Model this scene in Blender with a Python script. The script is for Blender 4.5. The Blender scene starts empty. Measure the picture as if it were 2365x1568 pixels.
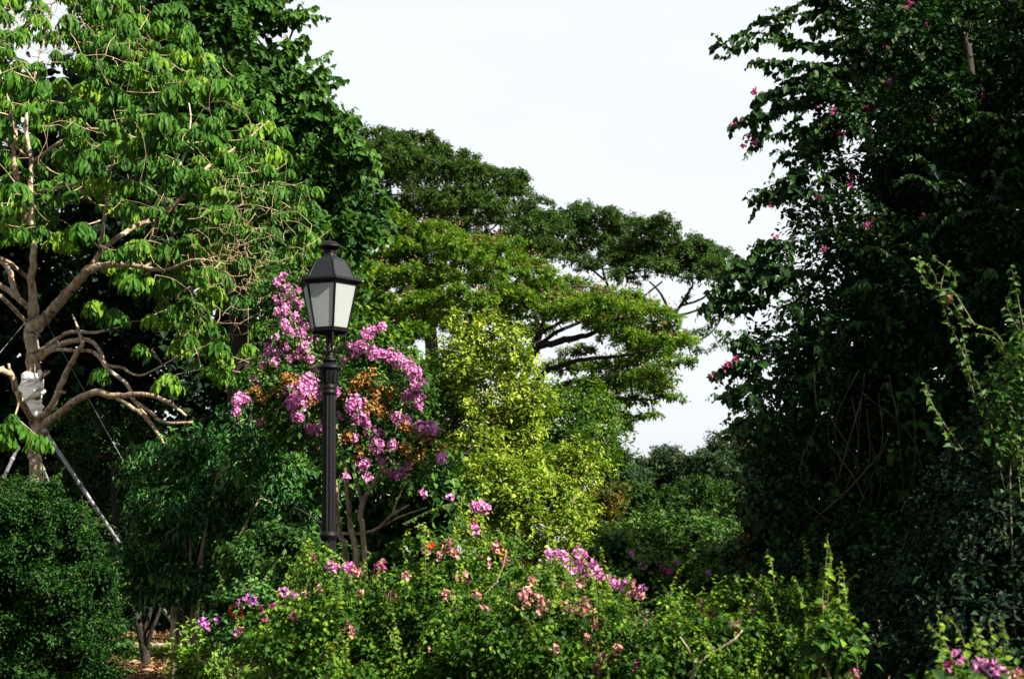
import bpy, math, random
import numpy as np
from mathutils import Vector
random.seed(7); rng = np.random.default_rng(7)
scn = bpy.context.scene
COL = scn.collection

# ------------------------------------------------------------------ camera
F = 3285.0; CX, CY = 1182.5, 784.0          # photograph measured on a 2365 x 1568 grid
TH = math.atan((1290 - 784) / F); EYE = 1.6
cam = bpy.data.cameras.new('camera'); cam_o = bpy.data.objects.new('camera', cam); COL.objects.link(cam_o)
cam_o.location = (0, 0, EYE); cam_o.rotation_euler = (math.pi / 2 + TH, 0, 0)
cam.sensor_width = 36.0; cam.lens = F / 2365 * 36.0; cam.clip_start = .1; cam.clip_end = 3000
cam.dof.use_dof = True; cam.dof.focus_distance = 17.0; cam.dof.aperture_fstop = 3.6
scn.camera = cam_o
# ------------------------------------------------------------------ light
EL, AZ = math.radians(38), math.radians(58)   # AZ: from behind the camera towards the right
to_sun = Vector((math.sin(AZ) * math.cos(EL), -math.cos(AZ) * math.cos(EL), math.sin(EL)))
sun = bpy.data.lights.new('sun', 'SUN'); sun.energy = 5.0; sun.angle = math.radians(.55); sun.color = (1.0, .91, .75)
sun_o = bpy.data.objects.new('sun', sun); COL.objects.link(sun_o); sun_o.rotation_euler = to_sun.to_track_quat('Z', 'Y').to_euler()
world = bpy.data.worlds.new('World'); scn.world = world; world.use_nodes = True
nt = world.node_tree; nt.nodes.clear()
def N(nt, t, **k):
    n = nt.nodes.new(t)
    for a, v in k.items(): setattr(n, a, v)
    return n
sky = N(nt, 'ShaderNodeTexSky', sky_type='NISHITA', sun_disc=False, sun_elevation=EL, sun_rotation=math.atan2(to_sun.x, to_sun.y))
sky.air_density = 1.0; sky.dust_density = 5.0
bg1 = N(nt, 'ShaderNodeBackground'); bg1.inputs[1].default_value = .05
nt.links.new(sky.outputs[0], bg1.inputs[0])
tc = N(nt, 'ShaderNodeTexCoord'); mp = N(nt, 'ShaderNodeMapping'); mp.inputs['Scale'].default_value = (1, 1, 3.5)
nz = N(nt, 'ShaderNodeTexNoise'); nz.inputs['Scale'].default_value = 2.2; nz.inputs['Detail'].default_value = 6
cr = N(nt, 'ShaderNodeValToRGB'); cr.color_ramp.elements[0].position = .3; cr.color_ramp.elements[1].position = .72
cr.color_ramp.elements[0].color = (.85, .895, .94, 1); cr.color_ramp.elements[1].color = (1, 1, 1, 1)
nt.links.new(tc.outputs['Generated'], mp.inputs[0]); nt.links.new(mp.outputs[0], nz.inputs[0]); nt.links.new(nz.outputs[0], cr.inputs[0])
bg2 = N(nt, 'ShaderNodeBackground'); bg2.inputs[1].default_value = .211       # thin bright cloud veil
nt.links.new(cr.outputs[0], bg2.inputs[0])
mx = N(nt, 'ShaderNodeMixShader'); mx.inputs[0].default_value = .86
nt.links.new(bg1.outputs[0], mx.inputs[1]); nt.links.new(bg2.outputs[0], mx.inputs[2])
wo = N(nt, 'ShaderNodeOutputWorld'); nt.links.new(mx.outputs[0], wo.inputs[0])
scn.view_settings.view_transform = 'Standard'; scn.view_settings.look = 'None'
scn.view_settings.exposure = 2.4; scn.view_settings.gamma = 1.0
scn.render.engine = 'CYCLES'
scn.cycles.max_bounces = 6; scn.cycles.diffuse_bounces = 3; scn.cycles.transmission_bounces = 3; scn.cycles.transparent_max_bounces = 4

# ------------------------------------------------------------------ helpers
def W(px, py, Y):
    dx, dy = (px - CX) / F, (CY - py) / F
    d = np.array([dx, math.cos(TH) - dy * math.sin(TH), math.sin(TH) + dy * math.cos(TH)])
    return np.array([0, 0, EYE]) + d * (Y / d[1])
def proj(P):
    P = np.atleast_2d(P) - np.array([0, 0, EYE]); d = P[:, 1] * math.cos(TH) + P[:, 2] * math.sin(TH); u = -P[:, 1] * math.sin(TH) + P[:, 2] * math.cos(TH)
    return CX + F * P[:, 0] / d, CY - F * u / d
def front(P, px, py, r, default):
    """depth of the outermost leaves seen around a spot of the crown"""
    x, y = proj(P); k = (x - px) ** 2 + (y - py) ** 2 < (r + 8) ** 2
    return float(np.percentile(P[k, 1], 4)) if k.sum() > 3 else default
def M(px, Y): return px * Y / F                # pixels to metres at distance Y
def unit(a): return a / np.maximum(np.linalg.norm(a, axis=-1, keepdims=True), 1e-9)

class MB:
    def __init__(s): s.v = []; s.t = []; s.a = []; s.n = 0
    def add(s, v, t, a=None):
        v = np.asarray(v, float).reshape(-1, 3); t = np.asarray(t, int).reshape(-1, 3)
        s.v.append(v); s.t.append(t + s.n); s.n += len(v)
        s.a.append(np.full(len(v), .5) if a is None else np.asarray(a, float))
    def build(s, name, mat, parent=None, smooth=False):
        me = bpy.data.meshes.new(name)
        if s.n:
            V = np.concatenate(s.v); T = np.concatenate(s.t); A = np.concatenate(s.a)
            if parent is not None: V = V - np.array(parent.location)
            me.vertices.add(len(V)); me.vertices.foreach_set('co', V.astype(np.float32).ravel())
            me.loops.add(len(T) * 3); me.loops.foreach_set('vertex_index', T.astype(np.int32).ravel())
            me.polygons.add(len(T)); me.polygons.foreach_set('loop_start', np.arange(0, len(T) * 3, 3, dtype=np.int32))
            me.polygons.foreach_set('use_smooth', np.full(len(T), smooth))
            at = me.attributes.new('tint', 'FLOAT', 'POINT'); at.data.foreach_set('value', A.astype(np.float32))
            me.update(calc_edges=True)
        me.materials.append(mat)
        o = bpy.data.objects.new(name, me); COL.objects.link(o); o.parent = parent
        return o
def thing(name, label, cat, loc, group=None):
    o = bpy.data.objects.new(name, None); COL.objects.link(o); o.location = [float(q) for q in loc]; o.empty_display_size = .3
    o['label'] = label; o['category'] = cat
    if group: o['group'] = group
    return o
def tag(o, label, cat, group=None):
    o['label'] = label; o['category'] = cat
    if group: o['group'] = group
    return o

def tube(mb, path, rad, sides=6, cap=True, wob=0.0, tint=None):
    path = np.asarray(path, float); n = len(path); rad = np.broadcast_to(np.asarray(rad, float), (n,))
    tan = unit(np.gradient(path, axis=0)); ref = np.array([.13, .97, .21])
    ref = np.where(np.abs(tan @ ref)[:, None] > .95, np.array([1., 0, 0]), ref)
    a = unit(np.cross(tan, ref)); b = np.cross(tan, a)
    ang = np.linspace(0, 2 * math.pi, sides, endpoint=False)
    r = rad[:, None] * (1 + (rng.uniform(-wob, wob, (n, sides)) if wob else 0))
    v = path[:, None] + a[:, None] * (np.cos(ang) * r)[..., None] + b[:, None] * (np.sin(ang) * r)[..., None]
    v = v.reshape(-1, 3); i = np.arange(n - 1)[:, None] * sides; j = np.arange(sides)[None]; k = (j + 1) % sides
    q = np.stack([i + j, i + k, i + sides + k, i + j, i + sides + k, i + sides + j], -1).reshape(-1, 3)
    if cap:
        v = np.vstack([v, path[0], path[-1]]); c0, c1 = n * sides, n * sides + 1; jj = np.arange(sides); kk = (jj + 1) % sides
        q = np.vstack([q, np.stack([kk, jj, np.full(sides, c0)], -1), np.stack([(n - 1) * sides + jj, (n - 1) * sides + kk, np.full(sides, c1)], -1)])
    mb.add(v, q, None if tint is None else np.full(len(v), tint))
def smooth_path(pts, sub=5, jit=0.0):
    pts = np.asarray(pts, float); n = len(pts)
    if n < 3: 
        t = np.linspace(0, 1, sub * (n - 1) + 1)[:, None]; return pts[0] * (1 - t) + pts[-1] * t
    P = np.vstack([2 * pts[0] - pts[1], pts, 2 * pts[-1] - pts[-2]]); out = []
    for i in range(1, n):
        p0, p1, p2, p3 = P[i - 1], P[i], P[i + 1], P[i + 2]
        for t in np.linspace(0, 1, sub, endpoint=False):
            out.append(.5 * (2 * p1 + (p2 - p0) * t + (2 * p0 - 5 * p1 + 4 * p2 - p3) * t * t + (3 * p1 - p0 - 3 * p2 + p3) * t ** 3))
    out.append(pts[-1]); out = np.array(out)
    if jit: out[1:-1, :3] += rng.normal(0, jit, (len(out) - 2, out.shape[1]))[:, :3]
    return out
def limb(pts, Y, s=1.0):
    """pixel polyline (px,py,dY,radius px) to a smoothed world path and radii"""
    p = np.array([np.append(W(a, b, Y + c), M(r * s, Y)) for a, b, c, r in pts])
    q = smooth_path(p, 6); q[1:-1, :3] += rng.normal(0, 1, (len(q) - 2, 3)) * q[1:-1, 3:4] * .12
    return q[:, :3], np.maximum(q[:, 3], .002)

# leaf templates: (along, across, lift) and triangles
TPL = {
 'diamond': ([(0, 0, 0), (.42, .5, .10), (1, 0, -.12), (.42, -.5, .10)], [(0, 2, 1), (0, 3, 2)]),
 'ovate': ([(0, 0, 0), (.28, .46, .10), (.65, .34, .02), (1, 0, -.22), (.65, -.34, .02), (.28, -.46, .10), (.4, 0, -.03)],
           [(0, 6, 1), (6, 2, 1), (6, 3, 2), (0, 5, 6), (6, 5, 4), (6, 4, 3)]),
 'heart': ([(0, 0, 0), (-.06, .28, .08), (.2, .52, .12), (.6, .36, .02), (1, 0, -.22), (.6, -.36, .02), (.2, -.52, .12), (-.06, -.28, .08), (.42, 0, -.04)],
           [(0, 2, 1), (0, 8, 2), (8, 3, 2), (8, 4, 3), (0, 7, 6), (0, 6, 8), (8, 6, 5), (8, 5, 4)]),
 'long': ([(0, 0, 0), (.18, .32, .06), (.5, .5, .05), (.8, .34, -.06), (1, 0, -.22), (.8, -.34, -.06), (.5, -.5, .05), (.18, -.32, .06), (.5, 0, -.03)],
          [(0, 8, 1), (8, 2, 1), (8, 3, 2), (8, 4, 3), (0, 7, 8), (8, 7, 6), (8, 6, 5), (8, 5, 4)]),
}
def leaves(mb, P, D, Nn, L, kind='diamond', wr=.5, tint=None):
    if len(P) == 0: return
    tv, tt = TPL[kind]; tv = np.array(tv, float); tt = np.array(tt)
    D = unit(D); Nn = unit(Nn - D * np.sum(Nn * D, -1, keepdims=True)); S = np.cross(Nn, D)
    L = np.broadcast_to(L, (len(P),))[:, None, None]
    v = P[:, None] + D[:, None] * tv[None, :, 0:1] * L + S[:, None] * tv[None, :, 1:2] * L * wr * 1.0 + Nn[:, None] * tv[None, :, 2:3] * L
    t = tt[None] + (np.arange(len(P)) * len(tv))[:, None, None]
    a = rng.random(len(P)) if tint is None else tint
    mb.add(v.reshape(-1, 3), t.reshape(-1, 3), np.repeat(a, len(tv)))
def rs(n): return unit(rng.normal(size=(n, 3)))
UP = np.array([0, 0, 1.])

def sprigs(mb, C, A, slen, nl, L, kind, wr, droop=.35, spread=1.0, base=.0, tn=.18, nup=.8):
    """leafy shoots: centres C, axes A; nl leaves in a spiral round each"""
    n = len(C)
    if n == 0: return
    j = np.arange(nl)
    t = (j[None] + rng.uniform(0, 1, (n, nl))) / nl
    a = unit(A); r = rs(n); p = unit(np.cross(a, r)); q = np.cross(a, p)
    ph = j[None] * 2.4 + rng.uniform(-.5, .5, (n, nl)) + rng.uniform(0, 6.28, (n, 1))
    rad = np.cos(ph)[..., None] * p[:, None] + np.sin(ph)[..., None] * q[:, None]
    sl = (slen * rng.uniform(.6, 1.3, (n, 1)))[..., None]
    curve = -UP * (t ** 2)[..., None] * sl * .35
    pos = C[:, None] + a[:, None] * (t[..., None] - .35) * sl + curve + rng.normal(0, .12, (n, nl, 3)) * slen
    open_ = (spread * (1.15 - .55 * t))[..., None]
    D = rad * open_ + a[:, None] * .55 - UP * droop + rng.normal(0, .25, (n, nl, 3))
    Nn = UP * nup + a[:, None] * .45 + rng.normal(0, .38, (n, nl, 3))
    Ls = L * rng.uniform(.6, 1.2, (n, nl)) * (1.1 - .35 * t)
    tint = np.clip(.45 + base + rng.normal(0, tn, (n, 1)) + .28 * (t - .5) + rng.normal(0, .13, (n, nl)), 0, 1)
    leaves(mb, pos.reshape(-1, 3), D.reshape(-1, 3), Nn.reshape(-1, 3), Ls.ravel(), kind, wr, tint.ravel())

def blob(px, py, rx, ry, Y, dep=None):
    return (W(px, py, Y), np.array([M(rx, Y), dep if dep else M((rx + ry) / 2, Y), M(ry, Y)]))
def inpoly(x, y, poly):
    c = False; j = len(poly) - 1
    for i in range(len(poly)):
        (xi, yi), (xj, yj) = poly[i], poly[j]
        if (yi > y) != (yj > y) and x < (xj - xi) * (y - yi) / (yj - yi) + xi: c = not c
        j = i
    return c
def poly_blobs(poly, sp, rx, ry, Y, dY, dep=None, layers=1):
    if sp < 10: return []
    if layers > 1: return poly_blobs(poly, sp, rx, ry, Y, dY, dep) + poly_blobs(poly, sp, rx, ry, Y + dY * 1.6, dY, dep, layers - 1)
    xs = [p[0] for p in poly]; ys = [p[1] for p in poly]; pts = []; out = []
    for _ in range(6000):
        x, y = rng.uniform(min(xs), max(xs)), rng.uniform(min(ys), max(ys))
        if inpoly(x, y, poly) and all((x - a) ** 2 + ((y - b) * rx / ry) ** 2 > sp * sp for a, b in pts): pts.append((x, y))
    for x, y in pts:
        k = rng.uniform(.75, 1.25)
        out.append(blob(x, y, rx * k, ry * rng.uniform(.8, 1.2) * k, Y + rng.uniform(-dY, dY), dep))
    return out
def tiers(poly, sp, RX, RY, Y, dY, n=11, r=.40, extra=()):
    """domed clumps, each broken into small lumps over its upper side"""
    out = []
    for c, R3 in poly_blobs(poly, sp, RX, RY, Y, dY) + [blob(*e) for e in extra]:
        a = rng.uniform(0, 6.283, n); e = np.arcsin(rng.uniform(-.15, 1, n))
        for a_, e_ in zip(a, e):
            rr = r * rng.uniform(.7, 1.25) * R3[0]
            out.append((c + np.array([R3[0] * math.cos(e_) * math.cos(a_), R3[0] * math.cos(e_) * math.sin(a_), R3[2] * math.sin(e_)]) * .85, np.array([rr, rr, rr * .62])))
    return out
def surf(blobs, sp, r0=.8, r1=1.05, cull=.7, low=-1.0, zmin=.02):
    """points on the blobs' shells with spacing sp, those deep inside other blobs dropped"""
    C = np.array([b[0] for b in blobs]); R = np.array([b[1] for b in blobs]); PP, OO = [], []
    for c, r in zip(C, R):
        area = 4 * math.pi * ((r[0] * r[1]) ** 1.6 / 3 + (r[0] * r[2]) ** 1.6 / 3 + (r[1] * r[2]) ** 1.6 / 3) ** (1 / 1.6)
        n = int(area / sp ** 2) + 1
        d = rs(n); d = d[d[:, 2] > low]; k = rng.uniform(r0, r1, (len(d), 1))
        PP.append(c + d * r * k); OO.append(unit(d / r))
    P = np.concatenate(PP); O = np.concatenate(OO); keep = P[:, 2] > zmin
    for c, r in zip(C, R):
        keep &= (((P - c) / r) ** 2).sum(1) > cull ** 2 * .98 if r0 >= cull else keep
    return P[keep], O[keep]
DENS = .8
def foliage(mb, blobs, sp, slen, nl, L, kind='diamond', wr=.55, droop=.35, r0=.75, r1=1.05, cull=.7, low=-1., out=.7, up=.5, inner=True, base=0., tn=.18, nup=.8):
    sp *= DENS; L *= 1.1
    P, O = surf(blobs, sp, r0, r1, cull, low)
    sprigs(mb, P, O * out + UP * up + rng.normal(0, .35, P.shape), slen, nl, L, kind, wr, droop, base=base, tn=tn, nup=nup)
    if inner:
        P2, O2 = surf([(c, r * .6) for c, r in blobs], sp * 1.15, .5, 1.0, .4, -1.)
        sprigs(mb, P2, O2 + rng.normal(0, .5, P2.shape), slen * 1.3, nl, L * 1.2, 'diamond', wr * 1.3, droop, base=-.25)  # inner leaves tinted darker: crown-interior shade put into the colour
    return P, O
def twigs(mb, nodes, nrad, targets, rtip=.004, sides=4, sag=.1, maxn=400, k=.55):
    """connect each target to the nearest point of the growing skeleton"""
    N_ = [np.array(x) for x in nodes]; arr = np.array(N_); R_ = list(nrad)
    T = targets if len(targets) <= maxn else targets[rng.choice(len(targets), maxn, replace=False)]
    d0 = np.array([np.min(((arr - t) ** 2).sum(1)) for t in T]); 
    for t in T[np.argsort(d0)]:
        d = ((arr - t) ** 2).sum(1); i = int(np.argmin(d + (arr[:, 2] > t[2] + .2) * .3 * d)); a = arr[i]; dist = math.sqrt(d[i])
        if dist < .03: continue
        mid = a * .5 + t * .5 + rng.normal(0, 1, 3) * dist * .055 + np.array([0, 0, -sag * dist * rng.uniform(-.6, 1)])
        path = smooth_path([a, mid, t], 3); r0 = min(R_[i] * .75, rtip + dist * .018 + .002)
        tube(mb, path, np.linspace(r0, rtip, len(path)), sides, cap=False)
        arr = np.vstack([arr, path[2:]]); R_ += list(np.linspace(r0, rtip, len(path))[2:])
    return arr
def shoot(mbl, mbs, pts, L, gap, kind='heart', wr=.75, hang=.9, r=.005, base=.1, jit=.25, both=True):
    """one long shoot: stem with leaves all along it; pts = world points"""
    p = smooth_path(pts, 8); seg = np.linalg.norm(np.diff(p, axis=0), axis=1); s = np.concatenate([[0], np.cumsum(seg)])
    tube(mbs, p, np.linspace(r, r * .3, len(p)) * .6, 4, cap=False)
    n = max(2, int(s[-1] / gap * 1.25)); u = np.linspace(.02, 1, n) * s[-1]
    P = np.stack([np.interp(u, s, p[:, i]) for i in range(3)], -1); T = unit(np.gradient(P, axis=0)) if n > 2 else np.tile(unit(p[-1] - p[0]), (n, 1))
    side = unit(np.cross(T, UP + 1e-3)); sg = np.where(np.arange(n) % 2 == 0, 1, -1)[:, None]
    D = side * sg * rng.uniform(.3, 1, (n, 1)) + T * .35 - UP * hang + rng.normal(0, jit, (n, 3))
    Nn = side * sg * .3 + UP * .5 + rng.normal(0, .5, (n, 3)) - np.array([0, .5, 0])
    k = 1.15 * (1 - .42 * np.linspace(0, 1, n) ** 3) * rng.choice([.35, .75, 1.], n, p=[.12, .3, .58])
    leaves(mbl, P, D, Nn, L * k * rng.uniform(.7, 1.15, n), kind, wr, np.clip(.4 + base + .3 * np.linspace(0, 1, n) + rng.normal(0, .15, n), 0, 1))

# ------------------------------------------------------------------ materials
def mat(name):
    m = bpy.data.materials.new(name); m.use_nodes = True; n = m.node_tree; n.nodes.clear()
    return m, n, N(n, 'ShaderNodeOutputMaterial')
def ramp(nt, cols, pos=None):
    r = N(nt, 'ShaderNodeValToRGB'); e = r.color_ramp.elements
    pos = pos or [i / (len(cols) - 1) for i in range(len(cols))]
    while len(e) < len(cols): e.new(.5)
    for i, (c, p) in enumerate(zip(cols, pos)): e[i].position = p; e[i].color = (*c, 1)
    return r
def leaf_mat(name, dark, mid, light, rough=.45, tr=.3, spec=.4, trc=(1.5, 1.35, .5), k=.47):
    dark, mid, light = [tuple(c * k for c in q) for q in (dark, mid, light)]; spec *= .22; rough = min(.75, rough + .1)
    m, n, o = mat(name); at = N(n, 'ShaderNodeAttribute', attribute_name='tint')
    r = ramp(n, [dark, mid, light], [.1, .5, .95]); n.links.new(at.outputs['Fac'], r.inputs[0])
    p = N(n, 'ShaderNodeBsdfPrincipled'); p.inputs['Roughness'].default_value = rough; p.inputs['Specular IOR Level'].default_value = spec
    n.links.new(r.outputs[0], p.inputs['Base Color'])
    t = N(n, 'ShaderNodeBsdfTranslucent'); g = N(n, 'ShaderNodeMix', data_type='RGBA', blend_type='MULTIPLY'); g.inputs[0].default_value = 1
    g.inputs[7].default_value = (*trc, 1); n.links.new(r.outputs[0], g.inputs[6]); n.links.new(g.outputs[2], t.inputs[0])
    mxx = N(n, 'ShaderNodeMixShader'); mxx.inputs[0].default_value = tr
    n.links.new(p.outputs[0], mxx.inputs[1]); n.links.new(t.outputs[0], mxx.inputs[2]); n.links.new(mxx.outputs[0], o.inputs[0])
    return m
def bark_mat(name, cols, scale=9, stretch=.35, bump=.6):
    cols = [tuple(c * .74 for c in q) for q in cols]
    m, n, o = mat(name); tc = N(n, 'ShaderNodeTexCoord'); mp = N(n, 'ShaderNodeMapping'); mp.inputs['Scale'].default_value = (1, 1, stretch)
    a = N(n, 'ShaderNodeTexNoise'); a.inputs['Scale'].default_value = scale; a.inputs['Detail'].default_value = 8; a.inputs['Roughness'].default_value = .7
    r = ramp(n, cols, [.36 + .28 * i / (len(cols) - 1) for i in range(len(cols))])
    p = N(n, 'ShaderNodeBsdfPrincipled'); p.inputs['Roughness'].default_value = .85; p.inputs['Specular IOR Level'].default_value = .2
    b = N(n, 'ShaderNodeBump'); b.inputs['Strength'].default_value = bump; b.inputs['Distance'].default_value = .03
    a2 = N(n, 'ShaderNodeTexNoise'); a2.inputs['Scale'].default_value = scale * 4; a2.inputs['Detail'].default_value = 5
    for x, y in ((tc.outputs['Object'], mp.inputs[0]), (mp.outputs[0], a.inputs[0]), (mp.outputs[0], a2.inputs[0]), (a.outputs[0], r.inputs[0]), (r.outputs[0], p.inputs['Base Color']),
                 (a2.outputs[0], b.inputs['Height']), (b.outputs[0], p.inputs['Normal']), (p.outputs[0], o.inputs[0])): n.links.new(x, y)
    return m
def plain(name, col, rough=.5, metal=0, noise=.0, scale=20, bump=0., spec=.5):
    m, n, o = mat(name); p = N(n, 'ShaderNodeBsdfPrincipled'); p.inputs['Roughness'].default_value = rough; p.inputs['Metallic'].default_value = metal
    p.inputs['Specular IOR Level'].default_value = spec
    tc = N(n, 'ShaderNodeTexCoord'); a = N(n, 'ShaderNodeTexNoise'); a.inputs['Scale'].default_value = scale; a.inputs['Detail'].default_value = 6
    c = np.array(col) * .74; r = ramp(n, [tuple(c * (1 - noise)), tuple(np.minimum(c * (1 + noise), 1))], [.35, .65])
    for x, y in ((tc.outputs['Object'], a.inputs[0]), (a.outputs[0], r.inputs[0]), (r.outputs[0], p.inputs['Base Color']), (p.outputs[0], o.inputs[0])): n.links.new(x, y)
    if bump:
        b = N(n, 'ShaderNodeBump'); b.inputs['Strength'].default_value = bump; b.inputs['Distance'].default_value = .01
        n.links.new(a.outputs[0], b.inputs['Height']); n.links.new(b.outputs[0], p.inputs['Normal'])
    return m
LM = {
 'umbrella': leaf_mat('umbrella_leaf', (.016, .066, .010), (.052, .172, .014), (.21, .39, .026), .42, .34),
 'heart': leaf_mat('heart_leaf', (.016, .060, .012), (.038, .118, .018), (.10, .23, .030), .42, .3),
 'backing': leaf_mat('backing_leaf', (.004, .015, .006), (.008, .028, .010), (.020, .055, .014), .5, .15),  # very low albedo: the deep shade behind is put into this leaf colour
 'rain_far': leaf_mat('rain_leaf', (.026, .066, .018), (.046, .11, .022), (.10, .19, .034), .55, .3),
 'rain_near': leaf_mat('rain_bright_leaf', (.042, .118, .012), (.095, .225, .018), (.27, .41, .040), .5, .38),
 'golden': leaf_mat('golden_leaf', (.085, .17, .012), (.26, .39, .028), (.58, .68, .13), .5, .35, trc=(1.2, 1.2, .5)),
 'lime': leaf_mat('lime_leaf', (.03, .09, .010), (.09, .21, .015), (.28, .42, .03), .5, .35),
 'myrtle': leaf_mat('myrtle_leaf', (.015, .05, .012), (.030, .10, .018), (.11, .22, .03), .4, .25),
 'crape': leaf_mat('pink_tree_leaf', (.020, .065, .016), (.045, .14, .022), (.14, .27, .05), .4, .3),
 'round': leaf_mat('round_bush_leaf', (.004, .024, .003), (.012, .058, .006), (.045, .15, .012), .42, .2, .5),
 'droop': leaf_mat('drooping_leaf', (.008, .052, .012), (.028, .125, .022), (.11, .26, .045), .38, .2, .55),
 'fore': leaf_mat('bougainvillea_leaf', (.018, .062, .008), (.052, .150, .012), (.22, .36, .024), .45, .32),
 'young': leaf_mat('young_leaf', (.06, .16, .02), (.14, .30, .03), (.32, .48, .08), .5, .35),
 'mass': leaf_mat('shaded_bougainvillea_leaf', (.003, .019, .005), (.007, .037, .007), (.032, .095, .012), .42, .15, .35),  # darker copy of the bougainvillea green, with the thicket's shade in the colour
 'sheen': leaf_mat('glossy_leaf', (.005, .018, .010), (.010, .032, .016), (.030, .075, .025), .5, .1, .35),
 'far': leaf_mat('far_leaf', (.020, .050, .024), (.036, .082, .036), (.08, .145, .05), .55, .2),  # distance haze put into the colour: lighter, bluer leaves
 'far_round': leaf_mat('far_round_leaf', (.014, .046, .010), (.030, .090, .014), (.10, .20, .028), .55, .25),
 'ochre': leaf_mat('ochre_leaf', (.03, .06, .01), (.10, .10, .012), (.28, .17, .02), .55, .2),
 'rust': leaf_mat('rust_leaf', (.012, .03, .01), (.05, .035, .012), (.14, .035, .015), .55, .15),
}
PET = {
 'pink': leaf_mat('pink_petal', (.50, .12, .38), (.72, .27, .58), (.86, .48, .75), .6, .4, .2, (1.1, 1, 1.1), k=.66),
 'rose': leaf_mat('rose_petal', (.38, .12, .14), (.58, .27, .28), (.74, .45, .40), .6, .35, .2, (1.1, 1, 1), k=.66),
 'magenta': leaf_mat('magenta_petal', (.20, .02, .09), (.34, .05, .18), (.52, .14, .34), .6, .3, .2, (1.1, 1, 1), k=.66),
 'red': leaf_mat('red_petal', (.40, .03, .015), (.60, .08, .03), (.75, .16, .06), .6, .3, .2, (1.1, 1, 1), k=.66),
 'purple': leaf_mat('purple_petal', (.34, .07, .36), (.52, .14, .54), (.68, .28, .66), .6, .35, .2, (1.1, 1, 1.1), k=.66),
 'salmon': leaf_mat('salmon_bloom', (.22, .15, .05), (.34, .20, .09), (.45, .28, .16), .7, .3, .2, (1, 1, 1)),
 'orange': leaf_mat('dried_petal', (.14, .06, .018), (.32, .16, .045), (.52, .33, .11), .7, .25, .2, (1.1, 1, .8), k=.66),
}
B_warm = bark_mat('warm_bark', [(.04, .028, .018), (.20, .145, .09), (.34, .25, .155), (.27, .25, .21), (.50, .48, .43)], 13, .5, 1.)
B_twig = bark_mat('tan_twig', [(.10, .07, .04), (.24, .18, .11), (.36, .30, .21)], 6)
B_dark = bark_mat('dark_bark', [(.004, .0035, .003), (.011, .009, .007), (.02, .017, .013)], 8)
B_pale = bark_mat('pale_bark', [(.07, .055, .035), (.19, .155, .10), (.31, .27, .19)], 9)
B_green = plain('green_stem', (.085, .075, .03), .6, noise=.5)
B_vine = bark_mat('grey_vine', [(.010, .009, .007), (.026, .022, .017), (.055, .048, .038)], 8)

def flower(mb, c, r, n=26, L=.03, kind='diamond', wr=.9, base=0.):
    d = rs(n); pos = c + d * (r * rng.uniform(.3, 1, (n, 3)))
    tip = unit(d + np.array([0, 0, .2]) + rng.normal(0, .4, (n, 3)))
    k = 3                                        # three papery bracts round every bloom
    a = unit(np.cross(tip, rs(n))); b = np.cross(tip, a)
    for i in range(k):
        an = i * 2.094 + rng.uniform(-.3, .3, (n, 1)); s = a * np.cos(an) + b * np.sin(an)
        leaves(mb, pos, s * .8 + tip * .7, tip - s * .6, L * rng.uniform(.7, 1.15, n), kind, wr, np.clip(.5 + base + rng.normal(0, .22, n), 0, 1))
def cluster(parent, px, py, rpx, Y, kind, L=.03, dens=1.0, name='flower_cluster', squash=1.):
    mb = MB(); r = M(rpx, Y); n = max(4, int(dens * 9 * (r / L) ** 1.7))
    flower(mb, W(px, py, Y), np.array([r, r, r * squash]), min(n, 160), L, 'diamond', .95)
    return mb.build(name, PET[kind], parent)

def stems_to(root, limbs, Y, mt, name='branch', sides=7, sc=1.0, trunk0=True, wob=.05):
    nodes, rads = [], []
    for i, l in enumerate(limbs):
        p, r = limb(l, Y, sc); mb = MB(); tube(mb, p, r, sides if i else 12, wob=wob)
        mb.build('trunk' if (i == 0 and trunk0) else name, mt, root, True)
        nodes += list(p); rads += list(r)
    return nodes, rads
def trunk_only(root, x, y, ztop, r, mt, lean=(0, 0)):
    p = smooth_path([(x, y, -.05), (x + lean[0] * .4, y + lean[1] * .4, ztop * .5), (x + lean[0], y + lean[1], ztop)], 5)
    mb = MB(); tube(mb, p, np.linspace(r * 1.25, r * .6, len(p)), 10, wob=.06); mb.build('trunk', mt, root, True)
    return list(p), list(np.linspace(r * 1.25, r * .6, len(p)))

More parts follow.
